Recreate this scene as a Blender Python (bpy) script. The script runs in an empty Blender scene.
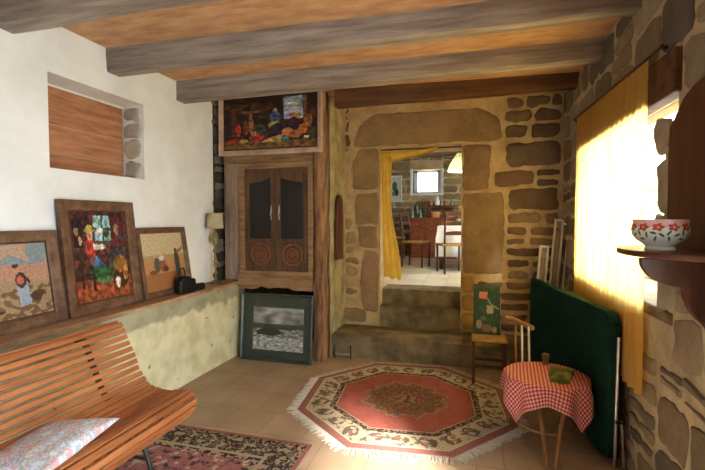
import bpy, bmesh, math, random
from mathutils import Vector, Matrix, noise, Euler

random.seed(7)
S = bpy.context.scene
COL = S.collection
PI = math.pi

# ------------------------------------------------------------------ camera
cam_d = bpy.data.cameras.new('camera'); cam = bpy.data.objects.new('camera', cam_d); COL.objects.link(cam)
cam_d.sensor_width = 36; cam_d.lens = 36 * 425 / 705; cam_d.clip_start = 0.02
cam.location = (0, 0, 1.5); cam.rotation_euler = (math.radians(90 - 2.02), 0, math.radians(15.5))
S.camera = cam

# ------------------------------------------------------------------ world, lights, exposure
w = bpy.data.worlds.new('World'); S.world = w; w.use_nodes = True
bg = w.node_tree.nodes['Background']; bg.inputs[0].default_value = (0.72, 0.87, 1.0, 1); bg.inputs[1].default_value = 15.0
S.view_settings.view_transform = 'Standard'; S.view_settings.look = 'None'
S.view_settings.exposure = 0.55; S.view_settings.gamma = 1.0; S.view_settings.use_curve_mapping = False

def portal(name, loc, rot, sx, sy):
    l = bpy.data.lights.new(name, 'AREA'); l.shape = 'RECTANGLE'; l.size = sx; l.size_y = sy
    l.cycles.is_portal = True
    o = bpy.data.objects.new(name, l); COL.objects.link(o); o.location = loc; o.rotation_euler = rot
    return o
# openings: side window, garden door behind the viewer, window and side window of the back room
portal('portal_window', (1.46, 3.23, 1.73), (0, PI / 2, 0), 1.42, 1.8)
portal('portal_door', (1.46, 0.31, 1.1), (0, PI / 2, 0), 2.3, 1.95)
portal('portal_back', (-0.98, 10.32, 2.33), (-PI / 2, 0, 0), 0.8, 0.75)
portal('portal_side', (2.05, 7.0, 1.9), (0, PI / 2, 0), 1.3, 1.6)
sun_d = bpy.data.lights.new('sun', 'SUN'); sun_d.energy = 20.0; sun_d.angle = math.radians(7); sun_d.color = (1.0, 0.93, 0.82)
sun = bpy.data.objects.new('sun', sun_d); COL.objects.link(sun)
sdir = Vector((-0.64, 0.77, -0.62)).normalized()
sun.rotation_euler = sdir.to_track_quat('-Z', 'Y').to_euler(); sun.location = (4, -2, 5)

# ------------------------------------------------------------------ materials
def srgb(r, g, b):
    f = lambda c: (c / 255 / 12.92) if c / 255 <= 0.04045 else ((c / 255 + 0.055) / 1.055) ** 2.4
    return (f(r), f(g), f(b), 1)

def mat(name, c1, c2=None, rough=0.7, scale=8.0, stretch=(1, 1, 1), detail=6, bump=0.0, bscale=None, metal=0.0,
        spec=0.3, attr=False, amt=1.0, trans=0.0, lo=0.35, hi=0.65):
    m = bpy.data.materials.new(name); m.use_nodes = True
    nt = m.node_tree; N = nt.nodes; L = nt.links; b = N['Principled BSDF']
    b.inputs['Roughness'].default_value = rough; b.inputs['Metallic'].default_value = metal
    b.inputs['Specular IOR Level'].default_value = spec
    tc = N.new('ShaderNodeTexCoord'); mp = N.new('ShaderNodeMapping'); L.new(tc.outputs['Object'], mp.inputs[0])
    mp.inputs['Scale'].default_value = stretch
    nz = N.new('ShaderNodeTexNoise'); nz.inputs['Scale'].default_value = scale; nz.inputs['Detail'].default_value = detail
    nz.inputs['Roughness'].default_value = 0.62
    L.new(mp.outputs[0], nz.inputs['Vector'])
    rp = N.new('ShaderNodeValToRGB'); rp.color_ramp.elements[0].position = lo; rp.color_ramp.elements[1].position = hi
    rp.color_ramp.elements[0].color = c1; rp.color_ramp.elements[1].color = c2 or c1
    L.new(nz.outputs['Fac'], rp.inputs[0]); out = rp.outputs[0]
    if attr:
        at = N.new('ShaderNodeAttribute'); at.attribute_name = 'Col'
        mx = N.new('ShaderNodeMix'); mx.data_type = 'RGBA'; mx.blend_type = 'MULTIPLY'; mx.inputs[0].default_value = amt
        L.new(at.outputs['Color'], mx.inputs[6]); L.new(out, mx.inputs[7]); out = mx.outputs[2]
    L.new(out, b.inputs['Base Color'])
    if bump:
        nb = N.new('ShaderNodeTexNoise'); nb.inputs['Scale'].default_value = bscale or scale; nb.inputs['Detail'].default_value = 8
        L.new(mp.outputs[0], nb.inputs['Vector'])
        bp = N.new('ShaderNodeBump'); bp.inputs['Strength'].default_value = bump; bp.inputs['Distance'].default_value = 0.02
        L.new(nb.outputs['Fac'], bp.inputs['Height']); L.new(bp.outputs[0], b.inputs['Normal'])
    if trans:
        tr = N.new('ShaderNodeBsdfTranslucent'); L.new(out, tr.inputs[0])
        ms = N.new('ShaderNodeMixShader'); ms.inputs[0].default_value = trans
        L.new(b.outputs[0], ms.inputs[1]); L.new(tr.outputs[0], ms.inputs[2]); L.new(ms.outputs[0], N['Material Output'].inputs[0])
    return m

W1 = (1, 1, 1, 1)
M = {}
M['mortar_back'] = mat('mortar_back', srgb(176, 148, 108), srgb(206, 182, 142), 0.95, 5, bump=0.7, bscale=30)
M['mortar_right'] = mat('mortar_right', srgb(168, 154, 124), srgb(200, 186, 154), 0.95, 5, bump=0.7, bscale=25)
M['stone'] = mat('stone', (0.82, 0.8, 0.78, 1), (1.2, 1.17, 1.12, 1), 0.9, 6, bump=0.6, bscale=22, attr=True)
M['ceiling'] = mat('ceiling_wood', srgb(178, 130, 94), srgb(210, 168, 128), 0.8, 4, stretch=(1, 3, 1), bump=0.4, bscale=18)
M['beam'] = mat('beam_wood', srgb(114, 100, 92), srgb(184, 170, 158), 0.85, 7, stretch=(0.22, 2.4, 2.4), bump=0.6, bscale=14, lo=.3, hi=.72)
M['beam_dark'] = mat('beam_dark', srgb(70, 46, 32), srgb(114, 78, 54), 0.8, 6, stretch=(0.25, 2, 2), bump=0.4)
M['board'] = mat('board_wood', srgb(150, 96, 66), srgb(190, 136, 102), 0.8, 6, stretch=(4, 0.5, 4), bump=0.25)
M['ledge'] = mat('ledge_wood', srgb(140, 104, 76), srgb(190, 156, 122), 0.7, 7, stretch=(5, 0.6, 3), bump=0.2)
M['oldwood'] = mat('old_wood', srgb(100, 74, 52), srgb(150, 118, 86), 0.75, 6, stretch=(3.5, 2, 0.4), bump=0.35)
M['oldwood_h'] = mat('old_wood_flat', srgb(116, 86, 60), srgb(164, 130, 94), 0.75, 6, stretch=(0.4, 2, 3.5), bump=0.35)
M['greywood'] = mat('grey_wood', srgb(112, 92, 76), srgb(160, 138, 118), 0.8, 6, stretch=(3.5, 2, 0.4), bump=0.4)
M['palewood'] = mat('pale_pink_wood', srgb(168, 134, 116), srgb(202, 172, 154), 0.7, 6, stretch=(1, 1, 1), bump=0.2)
M['post'] = mat('post_wood', srgb(92, 62, 42), srgb(164, 122, 86), 0.8, 7, stretch=(3, 3, 0.5), bump=0.8, bscale=9)
M['doorwood'] = mat('door_wood', srgb(72, 52, 38), srgb(104, 76, 54), 0.55, 7, stretch=(4, 2, 0.5), bump=0.15)
M['roundel'] = mat('carved_wood', srgb(112, 66, 40), srgb(140, 88, 54), 0.5, 14, bump=0.2)
M['darkpanel'] = mat('dark_panel', srgb(22, 17, 18), srgb(32, 24, 24), 0.5, 4, spec=0.5)
M['bench'] = mat('bench_slat', srgb(138, 76, 40), srgb(176, 108, 62), 0.5, 5, stretch=(5, 0.5, 5), bump=0.05, spec=0.5)
M['iron'] = mat('iron', srgb(40, 38, 38), srgb(66, 62, 60), 0.5, 20, metal=0.6)
M['steel'] = mat('steel', srgb(190, 190, 190), srgb(215, 215, 212), 0.3, 20, metal=0.9)
M['alu'] = mat('aluminium', srgb(196, 196, 192), srgb(214, 214, 210), 0.4, 10, metal=0.3)
M['whitepaint'] = mat('white_paint', srgb(215, 215, 210), srgb(235, 235, 230), 0.4, 10)
M['brass'] = mat('old_brass', srgb(120, 112, 84), srgb(160, 150, 116), 0.35, 20, metal=0.7)
M['shade'] = mat('lamp_shade', srgb(200, 186, 150), srgb(222, 208, 176), 0.8, 30, trans=0.3)
M['black'] = mat('black_leather', srgb(20, 19, 19), srgb(34, 31, 30), 0.5, 30, bump=0.1)
M['frame'] = mat('frame_wood', srgb(84, 58, 42), srgb(122, 90, 68), 0.5, 8, stretch=(2, 2, 2), bump=0.1)
M['frame_dark'] = mat('frame_dark', srgb(60, 40, 30), srgb(86, 58, 42), 0.45, 8)
M['paint'] = mat('painting', W1, (0.85, 0.85, 0.85, 1), 0.55, 60, attr=True)
M['print'] = mat('print_under_glass', W1, W1, 0.15, 60, attr=True, spec=0.5)
M['carpet'] = mat('carpet', (0.75, 0.75, 0.75, 1), (1.15, 1.15, 1.15, 1), 0.95, 90, attr=True, bump=0.5, bscale=160, spec=0.05)
M['fringe'] = mat('fringe', srgb(190, 182, 168), srgb(220, 212, 198), 0.95, 60, spec=0.05)
M['greenmat'] = mat('green_mount', srgb(44, 54, 47), srgb(58, 68, 59), 0.35, 8, spec=0.5)
M['curtain'] = mat('yellow_curtain', srgb(252, 208, 108), srgb(255, 218, 132), 0.9, 12, stretch=(1, 6, 1), trans=0.7, spec=0.05)
M['drape'] = mat('yellow_drape', srgb(216, 178, 72), srgb(230, 196, 98), 0.9, 12, trans=0.25, spec=0.05)
M['greencloth'] = mat('green_cloth', srgb(18, 44, 38), srgb(28, 58, 50), 0.9, 10, bump=0.1, spec=0.05)
M['gingham'] = mat('gingham', W1, (0.92, 0.92, 0.92, 1), 0.95, 50, attr=True, spec=0.05)
M['cane'] = mat('cane_wood', srgb(124, 84, 54), srgb(156, 112, 76), 0.5, 8, spec=0.4)
M['straw'] = mat('straw', srgb(140, 104, 60), srgb(190, 150, 96), 0.85, 30, stretch=(1, 5, 1), bump=0.5)
M['chairwood'] = mat('dark_chair_wood', srgb(52, 30, 20), srgb(84, 50, 32), 0.45, 8, spec=0.4)
M['redwood'] = mat('red_wood', srgb(104, 50, 28), srgb(140, 74, 42), 0.45, 6, stretch=(1, 1, 3), spec=0.4)
M['shelfwood'] = mat('dark_shelf_wood', srgb(66, 34, 26), srgb(98, 54, 40), 0.4, 6, stretch=(3, 3, 0.6), spec=0.4)
M['porcelain'] = mat('porcelain', srgb(226, 226, 218), srgb(236, 236, 230), 0.15, 6, spec=0.6)
M['pinkglaze'] = mat('pink_glaze', srgb(222, 168, 172), srgb(232, 186, 188), 0.2, 6, spec=0.6)
M['flower'] = mat('flower_red', srgb(176, 70, 62), srgb(196, 92, 80), 0.25, 30)
M['flowerheart'] = mat('flower_heart', srgb(226, 170, 110), srgb(236, 186, 130), 0.25, 30)
M['leafgreen'] = mat('leaf_green', srgb(52, 92, 56), srgb(80, 120, 74), 0.3, 30)
M['tablecloth'] = mat('white_cloth', srgb(205, 210, 215), srgb(232, 234, 236), 0.9, 30)
M['cushion'] = mat('cushion_fabric', W1, (0.93, 0.93, 0.93, 1), 0.95, 60, attr=True, spec=0.05)
M['hat'] = mat('green_fabric', srgb(70, 84, 44), srgb(150, 140, 84), 0.9, 9, bump=0.2, lo=.42, hi=.6)
M['greenleaf_glass'] = mat('green_ware', srgb(90, 120, 96), srgb(150, 170, 150), 0.25, 20)
M['lampglass'] = mat('lamp_glass', srgb(196, 204, 186), srgb(214, 220, 204), 0.3, 10, trans=0.3)
M['basket'] = mat('basket', srgb(170, 112, 62), srgb(206, 150, 94), 0.8, 30, bump=0.4)
M['step'] = mat('step_stone', srgb(92, 80, 60), srgb(140, 124, 96), 0.85, 5, bump=0.5, bscale=14)
M['render_cream'] = mat('cream_render', srgb(150, 136, 100), srgb(194, 180, 140), 0.95, 6, bump=0.8, bscale=20)
M['darkcavity'] = mat('dark_stone', srgb(40, 34, 28), srgb(70, 60, 48), 0.95, 8, bump=0.6)  # dark stone tone for the cupboard recess and the rear wall
M['outside'] = mat('garden_ground', srgb(176, 178, 172), srgb(200, 202, 196), 0.95, 2)

def plaster():
    m = mat('white_plaster', srgb(226, 227, 226), srgb(242, 243, 243), 0.9, 2.2, bump=0.2, bscale=5)
    return m
M['plaster'] = plaster()

def low_plaster():
    m = bpy.data.materials.new('low_wall_plaster'); m.use_nodes = True
    nt = m.node_tree; N = nt.nodes; L = nt.links; b = N['Principled BSDF']; b.inputs['Roughness'].default_value = 0.92
    b.inputs['Specular IOR Level'].default_value = 0.15
    tc = N.new('ShaderNodeTexCoord'); sp = N.new('ShaderNodeSeparateXYZ'); L.new(tc.outputs['Object'], sp.inputs[0])
    nz = N.new('ShaderNodeTexNoise'); nz.inputs['Scale'].default_value = 3.2; nz.inputs['Detail'].default_value = 8; L.new(tc.outputs['Object'], nz.inputs['Vector'])
    ad = N.new('ShaderNodeMath'); ad.operation = 'MULTIPLY_ADD'; ad.inputs[1].default_value = 0.34; L.new(nz.outputs[0], ad.inputs[0]); L.new(sp.outputs[2], ad.inputs[2])
    rp = N.new('ShaderNodeValToRGB'); rp.color_ramp.elements[0].position = 0.80; rp.color_ramp.elements[1].position = 0.83
    rp.color_ramp.elements[0].color = srgb(222, 214, 176); rp.color_ramp.elements[1].color = srgb(170, 164, 138)
    L.new(ad.outputs[0], rp.inputs[0])
    n2 = N.new('ShaderNodeTexNoise'); n2.inputs['Scale'].default_value = 6; n2.inputs['Detail'].default_value = 8; L.new(tc.outputs['Object'], n2.inputs['Vector'])
    r2 = N.new('ShaderNodeValToRGB'); r2.color_ramp.elements[0].position = 0.35; r2.color_ramp.elements[1].position = 0.6
    r2.color_ramp.elements[0].color = (0.78, 0.76, 0.7, 1); r2.color_ramp.elements[1].color = W1; L.new(n2.outputs[0], r2.inputs[0])
    # small dark spots where the plaster has chipped
    n3 = N.new('ShaderNodeTexNoise'); n3.inputs['Scale'].default_value = 14; n3.inputs['Detail'].default_value = 2; L.new(tc.outputs['Object'], n3.inputs['Vector'])
    r3 = N.new('ShaderNodeValToRGB'); r3.color_ramp.elements[0].position = 0.71; r3.color_ramp.elements[1].position = 0.74
    r3.color_ramp.elements[0].color = W1; r3.color_ramp.elements[1].color = (0.3, 0.27, 0.22, 1); L.new(n3.outputs[0], r3.inputs[0])
    mx = N.new('ShaderNodeMix'); mx.data_type = 'RGBA'; mx.blend_type = 'MULTIPLY'; mx.inputs[0].default_value = 1
    L.new(rp.outputs[0], mx.inputs[6]); L.new(r2.outputs[0], mx.inputs[7])
    m2 = N.new('ShaderNodeMix'); m2.data_type = 'RGBA'; m2.blend_type = 'MULTIPLY'; m2.inputs[0].default_value = 1
    L.new(mx.outputs[2], m2.inputs[6]); L.new(r3.outputs[0], m2.inputs[7]); L.new(m2.outputs[2], b.inputs['Base Color'])
    bp = N.new('ShaderNodeBump'); bp.inputs['Strength'].default_value = 0.5; bp.inputs['Distance'].default_value = 0.02
    L.new(ad.outputs[0], bp.inputs['Height']); L.new(bp.outputs[0], b.inputs['Normal'])
    return m
M['lowplaster'] = low_plaster()

def tiles(name, ca, cb, mortar, size, sizey, off=0.5, rough=0.5):
    m = bpy.data.materials.new(name); m.use_nodes = True
    nt = m.node_tree; N = nt.nodes; L = nt.links; b = N['Principled BSDF']; b.inputs['Roughness'].default_value = rough
    tc = N.new('ShaderNodeTexCoord'); br = N.new('ShaderNodeTexBrick'); L.new(tc.outputs['Object'], br.inputs['Vector'])
    br.offset = off; br.inputs['Scale'].default_value = 1; br.inputs['Brick Width'].default_value = size; br.inputs['Row Height'].default_value = sizey
    br.inputs['Mortar Size'].default_value = 0.004; br.inputs['Mortar Smooth'].default_value = 0.3
    br.inputs['Color1'].default_value = ca; br.inputs['Color2'].default_value = cb; br.inputs['Mortar'].default_value = mortar
    nz = N.new('ShaderNodeTexNoise'); nz.inputs['Scale'].default_value = 3; nz.inputs['Detail'].default_value = 8; L.new(tc.outputs['Object'], nz.inputs['Vector'])
    rp = N.new('ShaderNodeValToRGB'); rp.color_ramp.elements[0].position = 0.3; rp.color_ramp.elements[1].position = 0.7
    rp.color_ramp.elements[0].color = (0.82, 0.8, 0.78, 1); rp.color_ramp.elements[1].color = (1.08, 1.06, 1.04, 1); L.new(nz.outputs[0], rp.inputs[0])
    mx = N.new('ShaderNodeMix'); mx.data_type = 'RGBA'; mx.blend_type = 'MULTIPLY'; mx.inputs[0].default_value = 1
    L.new(br.outputs['Color'], mx.inputs[6]); L.new(rp.outputs[0], mx.inputs[7]); L.new(mx.outputs[2], b.inputs['Base Color'])
    bp = N.new('ShaderNodeBump'); bp.inputs['Strength'].default_value = 0.25; bp.invert = True; bp.inputs['Distance'].default_value = 0.004
    L.new(br.outputs['Fac'], bp.inputs['Height']); L.new(bp.outputs[0], b.inputs['Normal'])
    return m
M['floor'] = tiles('floor_tiles', srgb(178, 156, 134), srgb(168, 145, 122), srgb(142, 122, 102), 0.33, 0.33)
M['floor2'] = tiles('back_room_tiles', srgb(214, 204, 176), srgb(204, 192, 162), srgb(150, 138, 112), 0.3, 0.3, 0.0)

def glass():
    m = bpy.data.materials.new('window_glass'); m.use_nodes = True
    nt = m.node_tree; N = nt.nodes; L = nt.links
    t = N.new('ShaderNodeBsdfTransparent'); g = N.new('ShaderNodeBsdfGlossy'); g.inputs['Roughness'].default_value = 0.02
    ms = N.new('ShaderNodeMixShader'); ms.inputs[0].default_value = 0.06
    L.new(t.outputs[0], ms.inputs[1]); L.new(g.outputs[0], ms.inputs[2]); L.new(ms.outputs[0], N['Material Output'].inputs[0])
    return m
M['glass'] = glass()
def bulb():
    m = bpy.data.materials.new('bulb_glow'); m.use_nodes = True
    b = m.node_tree.nodes['Principled BSDF']; b.inputs['Emission Color'].default_value = (1, 0.8, 0.5, 1); b.inputs['Emission Strength'].default_value = 4
    return m
M['bulb'] = bulb()

# ------------------------------------------------------------------ mesh builder
class MB:
    def __init__(s):
        s.v = []; s.f = []; s.mi = []; s.fc = []; s.cur = 0; s.col = None
    def add(s, vs, fs, T=None):
        o = len(s.v)
        s.v += [tuple(T @ Vector(p)) if T else tuple(p) for p in vs]
        for f in fs:
            s.f.append(tuple(i + o for i in f)); s.mi.append(s.cur); s.fc.append(s.col)
        return s
    def box(s, x0, x1, y0, y1, z0, z1, T=None):
        vs = [(x, y, z) for x in (x0, x1) for y in (y0, y1) for z in (z0, z1)]
        return s.add(vs, [(0, 1, 3, 2), (4, 6, 7, 5), (0, 4, 5, 1), (2, 3, 7, 6), (0, 2, 6, 4), (1, 5, 7, 3)], T)
    def prism(s, poly, d0, d1, fn):
        n = len(poly); vs = [fn(u, v, d0) for u, v in poly] + [fn(u, v, d1) for u, v in poly]
        fs = [tuple(range(n)), tuple(range(2 * n - 1, n - 1, -1))] + [(i, i + n, (i + 1) % n + n, (i + 1) % n) for i in range(n)]
        return s.add(vs, fs)
    def tube(s, pts, r, n=10, closed=False):
        P = [Vector(p) for p in pts]; k = len(P); rr = r if isinstance(r, (list, tuple)) else [r] * k
        vs = []; ref = None
        for i in range(k):
            a = P[(i - 1) % k] if (i > 0 or closed) else P[i]; b = P[(i + 1) % k] if (i < k - 1 or closed) else P[i]
            t = (b - a).normalized()
            if ref is None: ref = Vector((0, 0, 1)) if abs(t.z) < 0.9 else Vector((1, 0, 0))
            e1 = (ref - t * ref.dot(t)).normalized(); e2 = t.cross(e1); ref = e1
            for j in range(n):
                q = 2 * PI * j / n; vs.append(P[i] + (e1 * math.cos(q) + e2 * math.sin(q)) * rr[i])
        fs = []
        for i in range(k if closed else k - 1):
            for j in range(n):
                a = i * n + j; b = i * n + (j + 1) % n; c = ((i + 1) % k) * n + (j + 1) % n; d = ((i + 1) % k) * n + j
                fs.append((a, b, c, d))
        if not closed: fs += [tuple(range(n - 1, -1, -1)), tuple(range((k - 1) * n, k * n))]
        return s.add(vs, fs)
    def lathe(s, prof, c=(0, 0, 0), n=28, cap=True):
        vs = []
        for r, z in prof:
            for j in range(n):
                q = 2 * PI * j / n; vs.append((c[0] + r * math.cos(q), c[1] + r * math.sin(q), c[2] + z))
        fs = []
        for i in range(len(prof) - 1):
            for j in range(n):
                fs.append((i * n + j, i * n + (j + 1) % n, (i + 1) * n + (j + 1) % n, (i + 1) * n + j))
        if cap: fs += [tuple(range(n - 1, -1, -1)), tuple(range((len(prof) - 1) * n, len(prof) * n))]
        return s.add(vs, fs)
    def grid(s, nu, nv, fn, colfn=None):
        vs = [fn(i / nu, j / nv) for j in range(nv + 1) for i in range(nu + 1)]
        o = len(s.v); s.v += [tuple(p) for p in vs]
        for j in range(nv):
            for i in range(nu):
                a = o + j * (nu + 1) + i
                s.f.append((a, a + 1, a + nu + 2, a + nu + 1)); s.mi.append(s.cur)
                s.fc.append(colfn((i + .5) / nu, (j + .5) / nv) if colfn else s.col)
        return s
    def build(s, name, mats, parent=None, bevel=0, smooth=True, angle=0.7, origin=None, solid=0, local=False):
        if not isinstance(mats, (list, tuple)): mats = [mats]
        vs = s.v
        if parent is not None:
            if not local:
                q = WORLD[parent.name]; vs = [tuple(q @ Vector(p)) for p in vs]
            loc = (0, 0, 0)
        else:
            if origin is None:
                xs = [p[0] for p in vs]; ys = [p[1] for p in vs]; zs = [p[2] for p in vs]
                origin = ((min(xs) + max(xs)) / 2, (min(ys) + max(ys)) / 2, min(zs))
            loc = origin; vs = [(p[0] - loc[0], p[1] - loc[1], p[2] - loc[2]) for p in vs]
        me = bpy.data.meshes.new(name); me.from_pydata(vs, [], s.f); me.update()
        for m in mats: me.materials.append(m)
        me.polygons.foreach_set('material_index', s.mi)
        if any(c is not None for c in s.fc):
            ca = me.color_attributes.new('Col', 'FLOAT_COLOR', 'CORNER')
            k = 0; data = []
            for f, c in zip(s.f, s.fc):
                c = c or (1, 1, 1); data += [c[0], c[1], c[2], 1.0] * len(f)
            ca.data.foreach_set('color', data)
        bm = bmesh.new(); bm.from_mesh(me); bmesh.ops.recalc_face_normals(bm, faces=bm.faces); bm.to_mesh(me); bm.free()
        if smooth:
            me.polygons.foreach_set('use_smooth', [True] * len(me.polygons)); me.set_sharp_from_angle(angle=angle)
        o = bpy.data.objects.new(name, me); COL.objects.link(o); o.location = loc
        if parent is not None: o.parent = parent
        WORLD[o.name] = WORLD[parent.name] if parent is not None and not local else Matrix.Identity(4)
        if bevel:
            b = o.modifiers.new('bevel', 'BEVEL'); b.width = bevel; b.segments = 2; b.limit_method = 'ANGLE'
        if solid:
            b = o.modifiers.new('solid', 'SOLIDIFY'); b.thickness = solid; b.offset = 0
        return o
WORLD = {}

def tag(o, label, cat, group=None, kind=None):
    if label: o['label'] = label
    if cat: o['category'] = cat
    if group: o['group'] = group
    if kind: o['kind'] = kind
    return o
def struct(o): o['kind'] = 'structure'; return o
def thing(name, loc, label, cat, rot=(0, 0, 0), group=None):
    o = bpy.data.objects.new(name, None); COL.objects.link(o); o.location = loc; o.rotation_euler = rot
    o.empty_display_size = 0.1
    WORLD[o.name] = (Matrix.Translation(Vector(loc)) @ Euler(rot).to_matrix().to_4x4()).inverted()
    return tag(o, label, cat, group)
def dup(root, loc, rot, label):
    r = root.copy(); COL.objects.link(r); r.location = loc; r.rotation_euler = rot; r['label'] = label
    for ch in list(root.children):
        c = ch.copy(); COL.objects.link(c); c.parent = r
        for g in ch.children:
            d = g.copy(); COL.objects.link(d); d.parent = c
    return r
R = random.uniform
def lin(r, g, b): return srgb(r, g, b)[:3]
def vary(c, a=0.12):
    k = 1 + R(-a, a); return (c[0] * k, c[1] * k * (1 + R(-.03, .03)), c[2] * k * (1 + R(-.06, .06)))

# ------------------------------------------------------------------ walls
def slab(mb, u0, u1, v0, v1, holes, d0, d1, fn):
    """a wall with rectangular openings; fn(u, v, d) -> point"""
    us = sorted({u0, u1, *[h[0] for h in holes], *[h[1] for h in holes]}); vs = sorted({v0, v1, *[h[2] for h in holes], *[h[3] for h in holes]})
    us = [u for u in us if u0 <= u <= u1]; vs = [v for v in vs if v0 <= v <= v1]
    sol = lambda i, j: 0 <= i < len(us) - 1 and 0 <= j < len(vs) - 1 and not any(
        h[0] <= (us[i] + us[i + 1]) / 2 <= h[1] and h[2] <= (vs[j] + vs[j + 1]) / 2 <= h[3] for h in holes)
    q = lambda *p: mb.add([fn(*a) for a in p], [(0, 1, 2, 3)])
    for i in range(len(us) - 1):
        for j in range(len(vs) - 1):
            if not sol(i, j): continue
            a, b, c, d = us[i], us[i + 1], vs[j], vs[j + 1]
            q((a, c, d0), (b, c, d0), (b, d, d0), (a, d, d0)); q((a, c, d1), (b, c, d1), (b, d, d1), (a, d, d1))
            if not sol(i - 1, j): q((a, c, d0), (a, d, d0), (a, d, d1), (a, c, d1))
            if not sol(i + 1, j): q((b, c, d0), (b, d, d0), (b, d, d1), (b, c, d1))
            if not sol(i, j - 1): q((a, c, d0), (b, c, d0), (b, c, d1), (a, c, d1))
            if not sol(i, j + 1): q((a, d, d0), (b, d, d0), (b, d, d1), (a, d, d1))

def stone(mb, poly, prot, fn, col, rnd=0.012, rad=0.35):
    """a rubble stone: its outline (u, v) rounded and roughened, standing proud of the mortar"""
    n = len(poly); cu = sum(p[0] for p in poly) / n; cv = sum(p[1] for p in poly) / n
    pts = []
    for i in range(n):                       # corners rounded off
        a = Vector(poly[i - 1]); b = Vector(poly[i]); c = Vector(poly[(i + 1) % n])
        ra = min(rad * 0.18, (a - b).length * .4, (c - b).length * .4)
        p0 = b + (a - b).normalized() * ra; p1 = b + (c - b).normalized() * ra
        for t in (0, .5, 1):
            pts.append(p0 * (1 - t) ** 2 + b * 2 * t * (1 - t) + p1 * t * t)
        L = (c - b).length; k = max(1, int(L / 0.07))
        p2 = c + (b - c).normalized() * min(rad * .18, L * .4)
        for t in range(1, k): pts.append(p1.lerp(p2, t / k))
    s0 = R(0, 100)
    pts = [p + Vector((noise.noise(Vector((p.x * 14, p.y * 14, s0))), noise.noise(Vector((p.x * 14, p.y * 14, s0 + 9))))) * rnd * 1.6 for p in pts]
    m = len(pts); w = max(p.x for p in pts) - min(p.x for p in pts); h = max(p.y for p in pts) - min(p.y for p in pts); sz = max(0.02, min(w, h))
    def ring(ins, d, nz=0):
        out = []
        for p in pts:
            q = Vector((cu, cv)) - p; l = max(q.length, 1e-4); q = p + q / l * min(ins, l * .6)
            out.append(fn(q.x, q.y, d + nz * noise.noise(Vector((q.x * 9, q.y * 9, s0)))))
        return out
    tl = R(-.004, .004)
    vs = ring(0, -0.004) + ring(0.004, prot * .6) + ring(.012, prot, .003) + ring(sz * .28, prot + .002 + tl, .007)
    fs = []
    for k in range(3):
        for j in range(m): fs.append((k * m + j, k * m + (j + 1) % m, (k + 1) * m + (j + 1) % m, (k + 1) * m + j))
    vs.append(fn(cu, cv, prot + .003 + tl)); c = len(vs) - 1
    for j in range(m): fs.append((3 * m + j, 3 * m + (j + 1) % m, c))
    mb.col = col; mb.add(vs, fs); mb.col = None

def rect(u0, u1, v0, v1, j=0.012):
    return [(u0 + R(-j, j), v0 + R(-j, j)), (u1 + R(-j, j), v0 + R(-j, j)), (u1 + R(-j, j), v1 + R(-j, j)), (u0 + R(-j, j), v1 + R(-j, j))]

def rubble(mb, u0, u1, v0, v1, forb, fn, cols, hr=(.1, .2), wr=(.14, .36), gap=.028, prot=.014, split=.3, rnd=.014, j=.012, slope=0):
    v = v0
    while v < v1 - .05:
        h = min(R(*hr), v1 - v)
        if v1 - (v + h) < .06: h = v1 - v
        iv = [(u0, u1)]
        for f in forb:
            if f[2] < v + h and f[3] > v:
                nv = []
                for a, b in iv:
                    if f[1] <= a or f[0] >= b: nv.append((a, b)); continue
                    if f[0] > a: nv.append((a, f[0]))
                    if f[1] < b: nv.append((f[1], b))
                iv = nv
        for a, b in iv:
            if b - a < .05: continue
            u = a
            while u < b - .03:
                wd = R(*wr) * (0.6 + h * 3)
                if b - (u + wd) < .08: wd = b - u
                x0, x1 = u + gap / 2, u + wd - gap / 2
                if random.random() < split and h > .14:
                    mid = v + h * R(.4, .6)
                    stone(mb, rect(x0, x1, v + gap / 2, mid - gap / 2, j), prot * R(.7, 1.3), fn, vary(random.choice(cols)), rnd)
                    stone(mb, rect(x0, x1, mid + gap / 2, v + h - gap / 2, j), prot * R(.7, 1.3), fn, vary(random.choice(cols)), rnd)
                else:
                    stone(mb, rect(x0, x1, v + gap / 2, v + h - gap / 2, j), prot * R(.7, 1.3), fn, vary(random.choice(cols)), rnd)
                u += wd
        v += h

WX = 0.94      # inner face of the window wall
YB = 4.93      # face of the stone wall with the doorway
ZC = 2.84      # underside of the ceiling boards

# floors
mb = MB(); mb.box(-3.3, 1.5, -1.5, 5.45, -0.1, 0); struct(mb.build('floor', M['floor'], smooth=False, origin=(0.05, 0.02, 0)))
mb = MB(); mb.box(-3.6, 2.0, 5.2, 10.3, 0.45, 0.665); struct(mb.build('floor_back_room', M['floor2'], smooth=False, origin=(0, 0, 0)))
mb = MB(); mb.box(-3.3, 1.5, -1.5, 5.45, ZC, ZC + .1)
struct(mb.build('ceiling', M['ceiling'], smooth=False, origin=(0, 0, ZC)))
mb = MB(); mb.box(-3.6, 2.0, 5.45, 10.3, 2.95, 3.05); struct(mb.build('ceiling_back_room', M['beam_dark'], smooth=False))
mb = MB(); mb.box(1.45, 30, -25, 30, -.25, -.15); struct(mb.build('floor_garden', M['outside'], smooth=False))  # unseen ground outside, made pale to bounce daylight in through the openings

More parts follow.
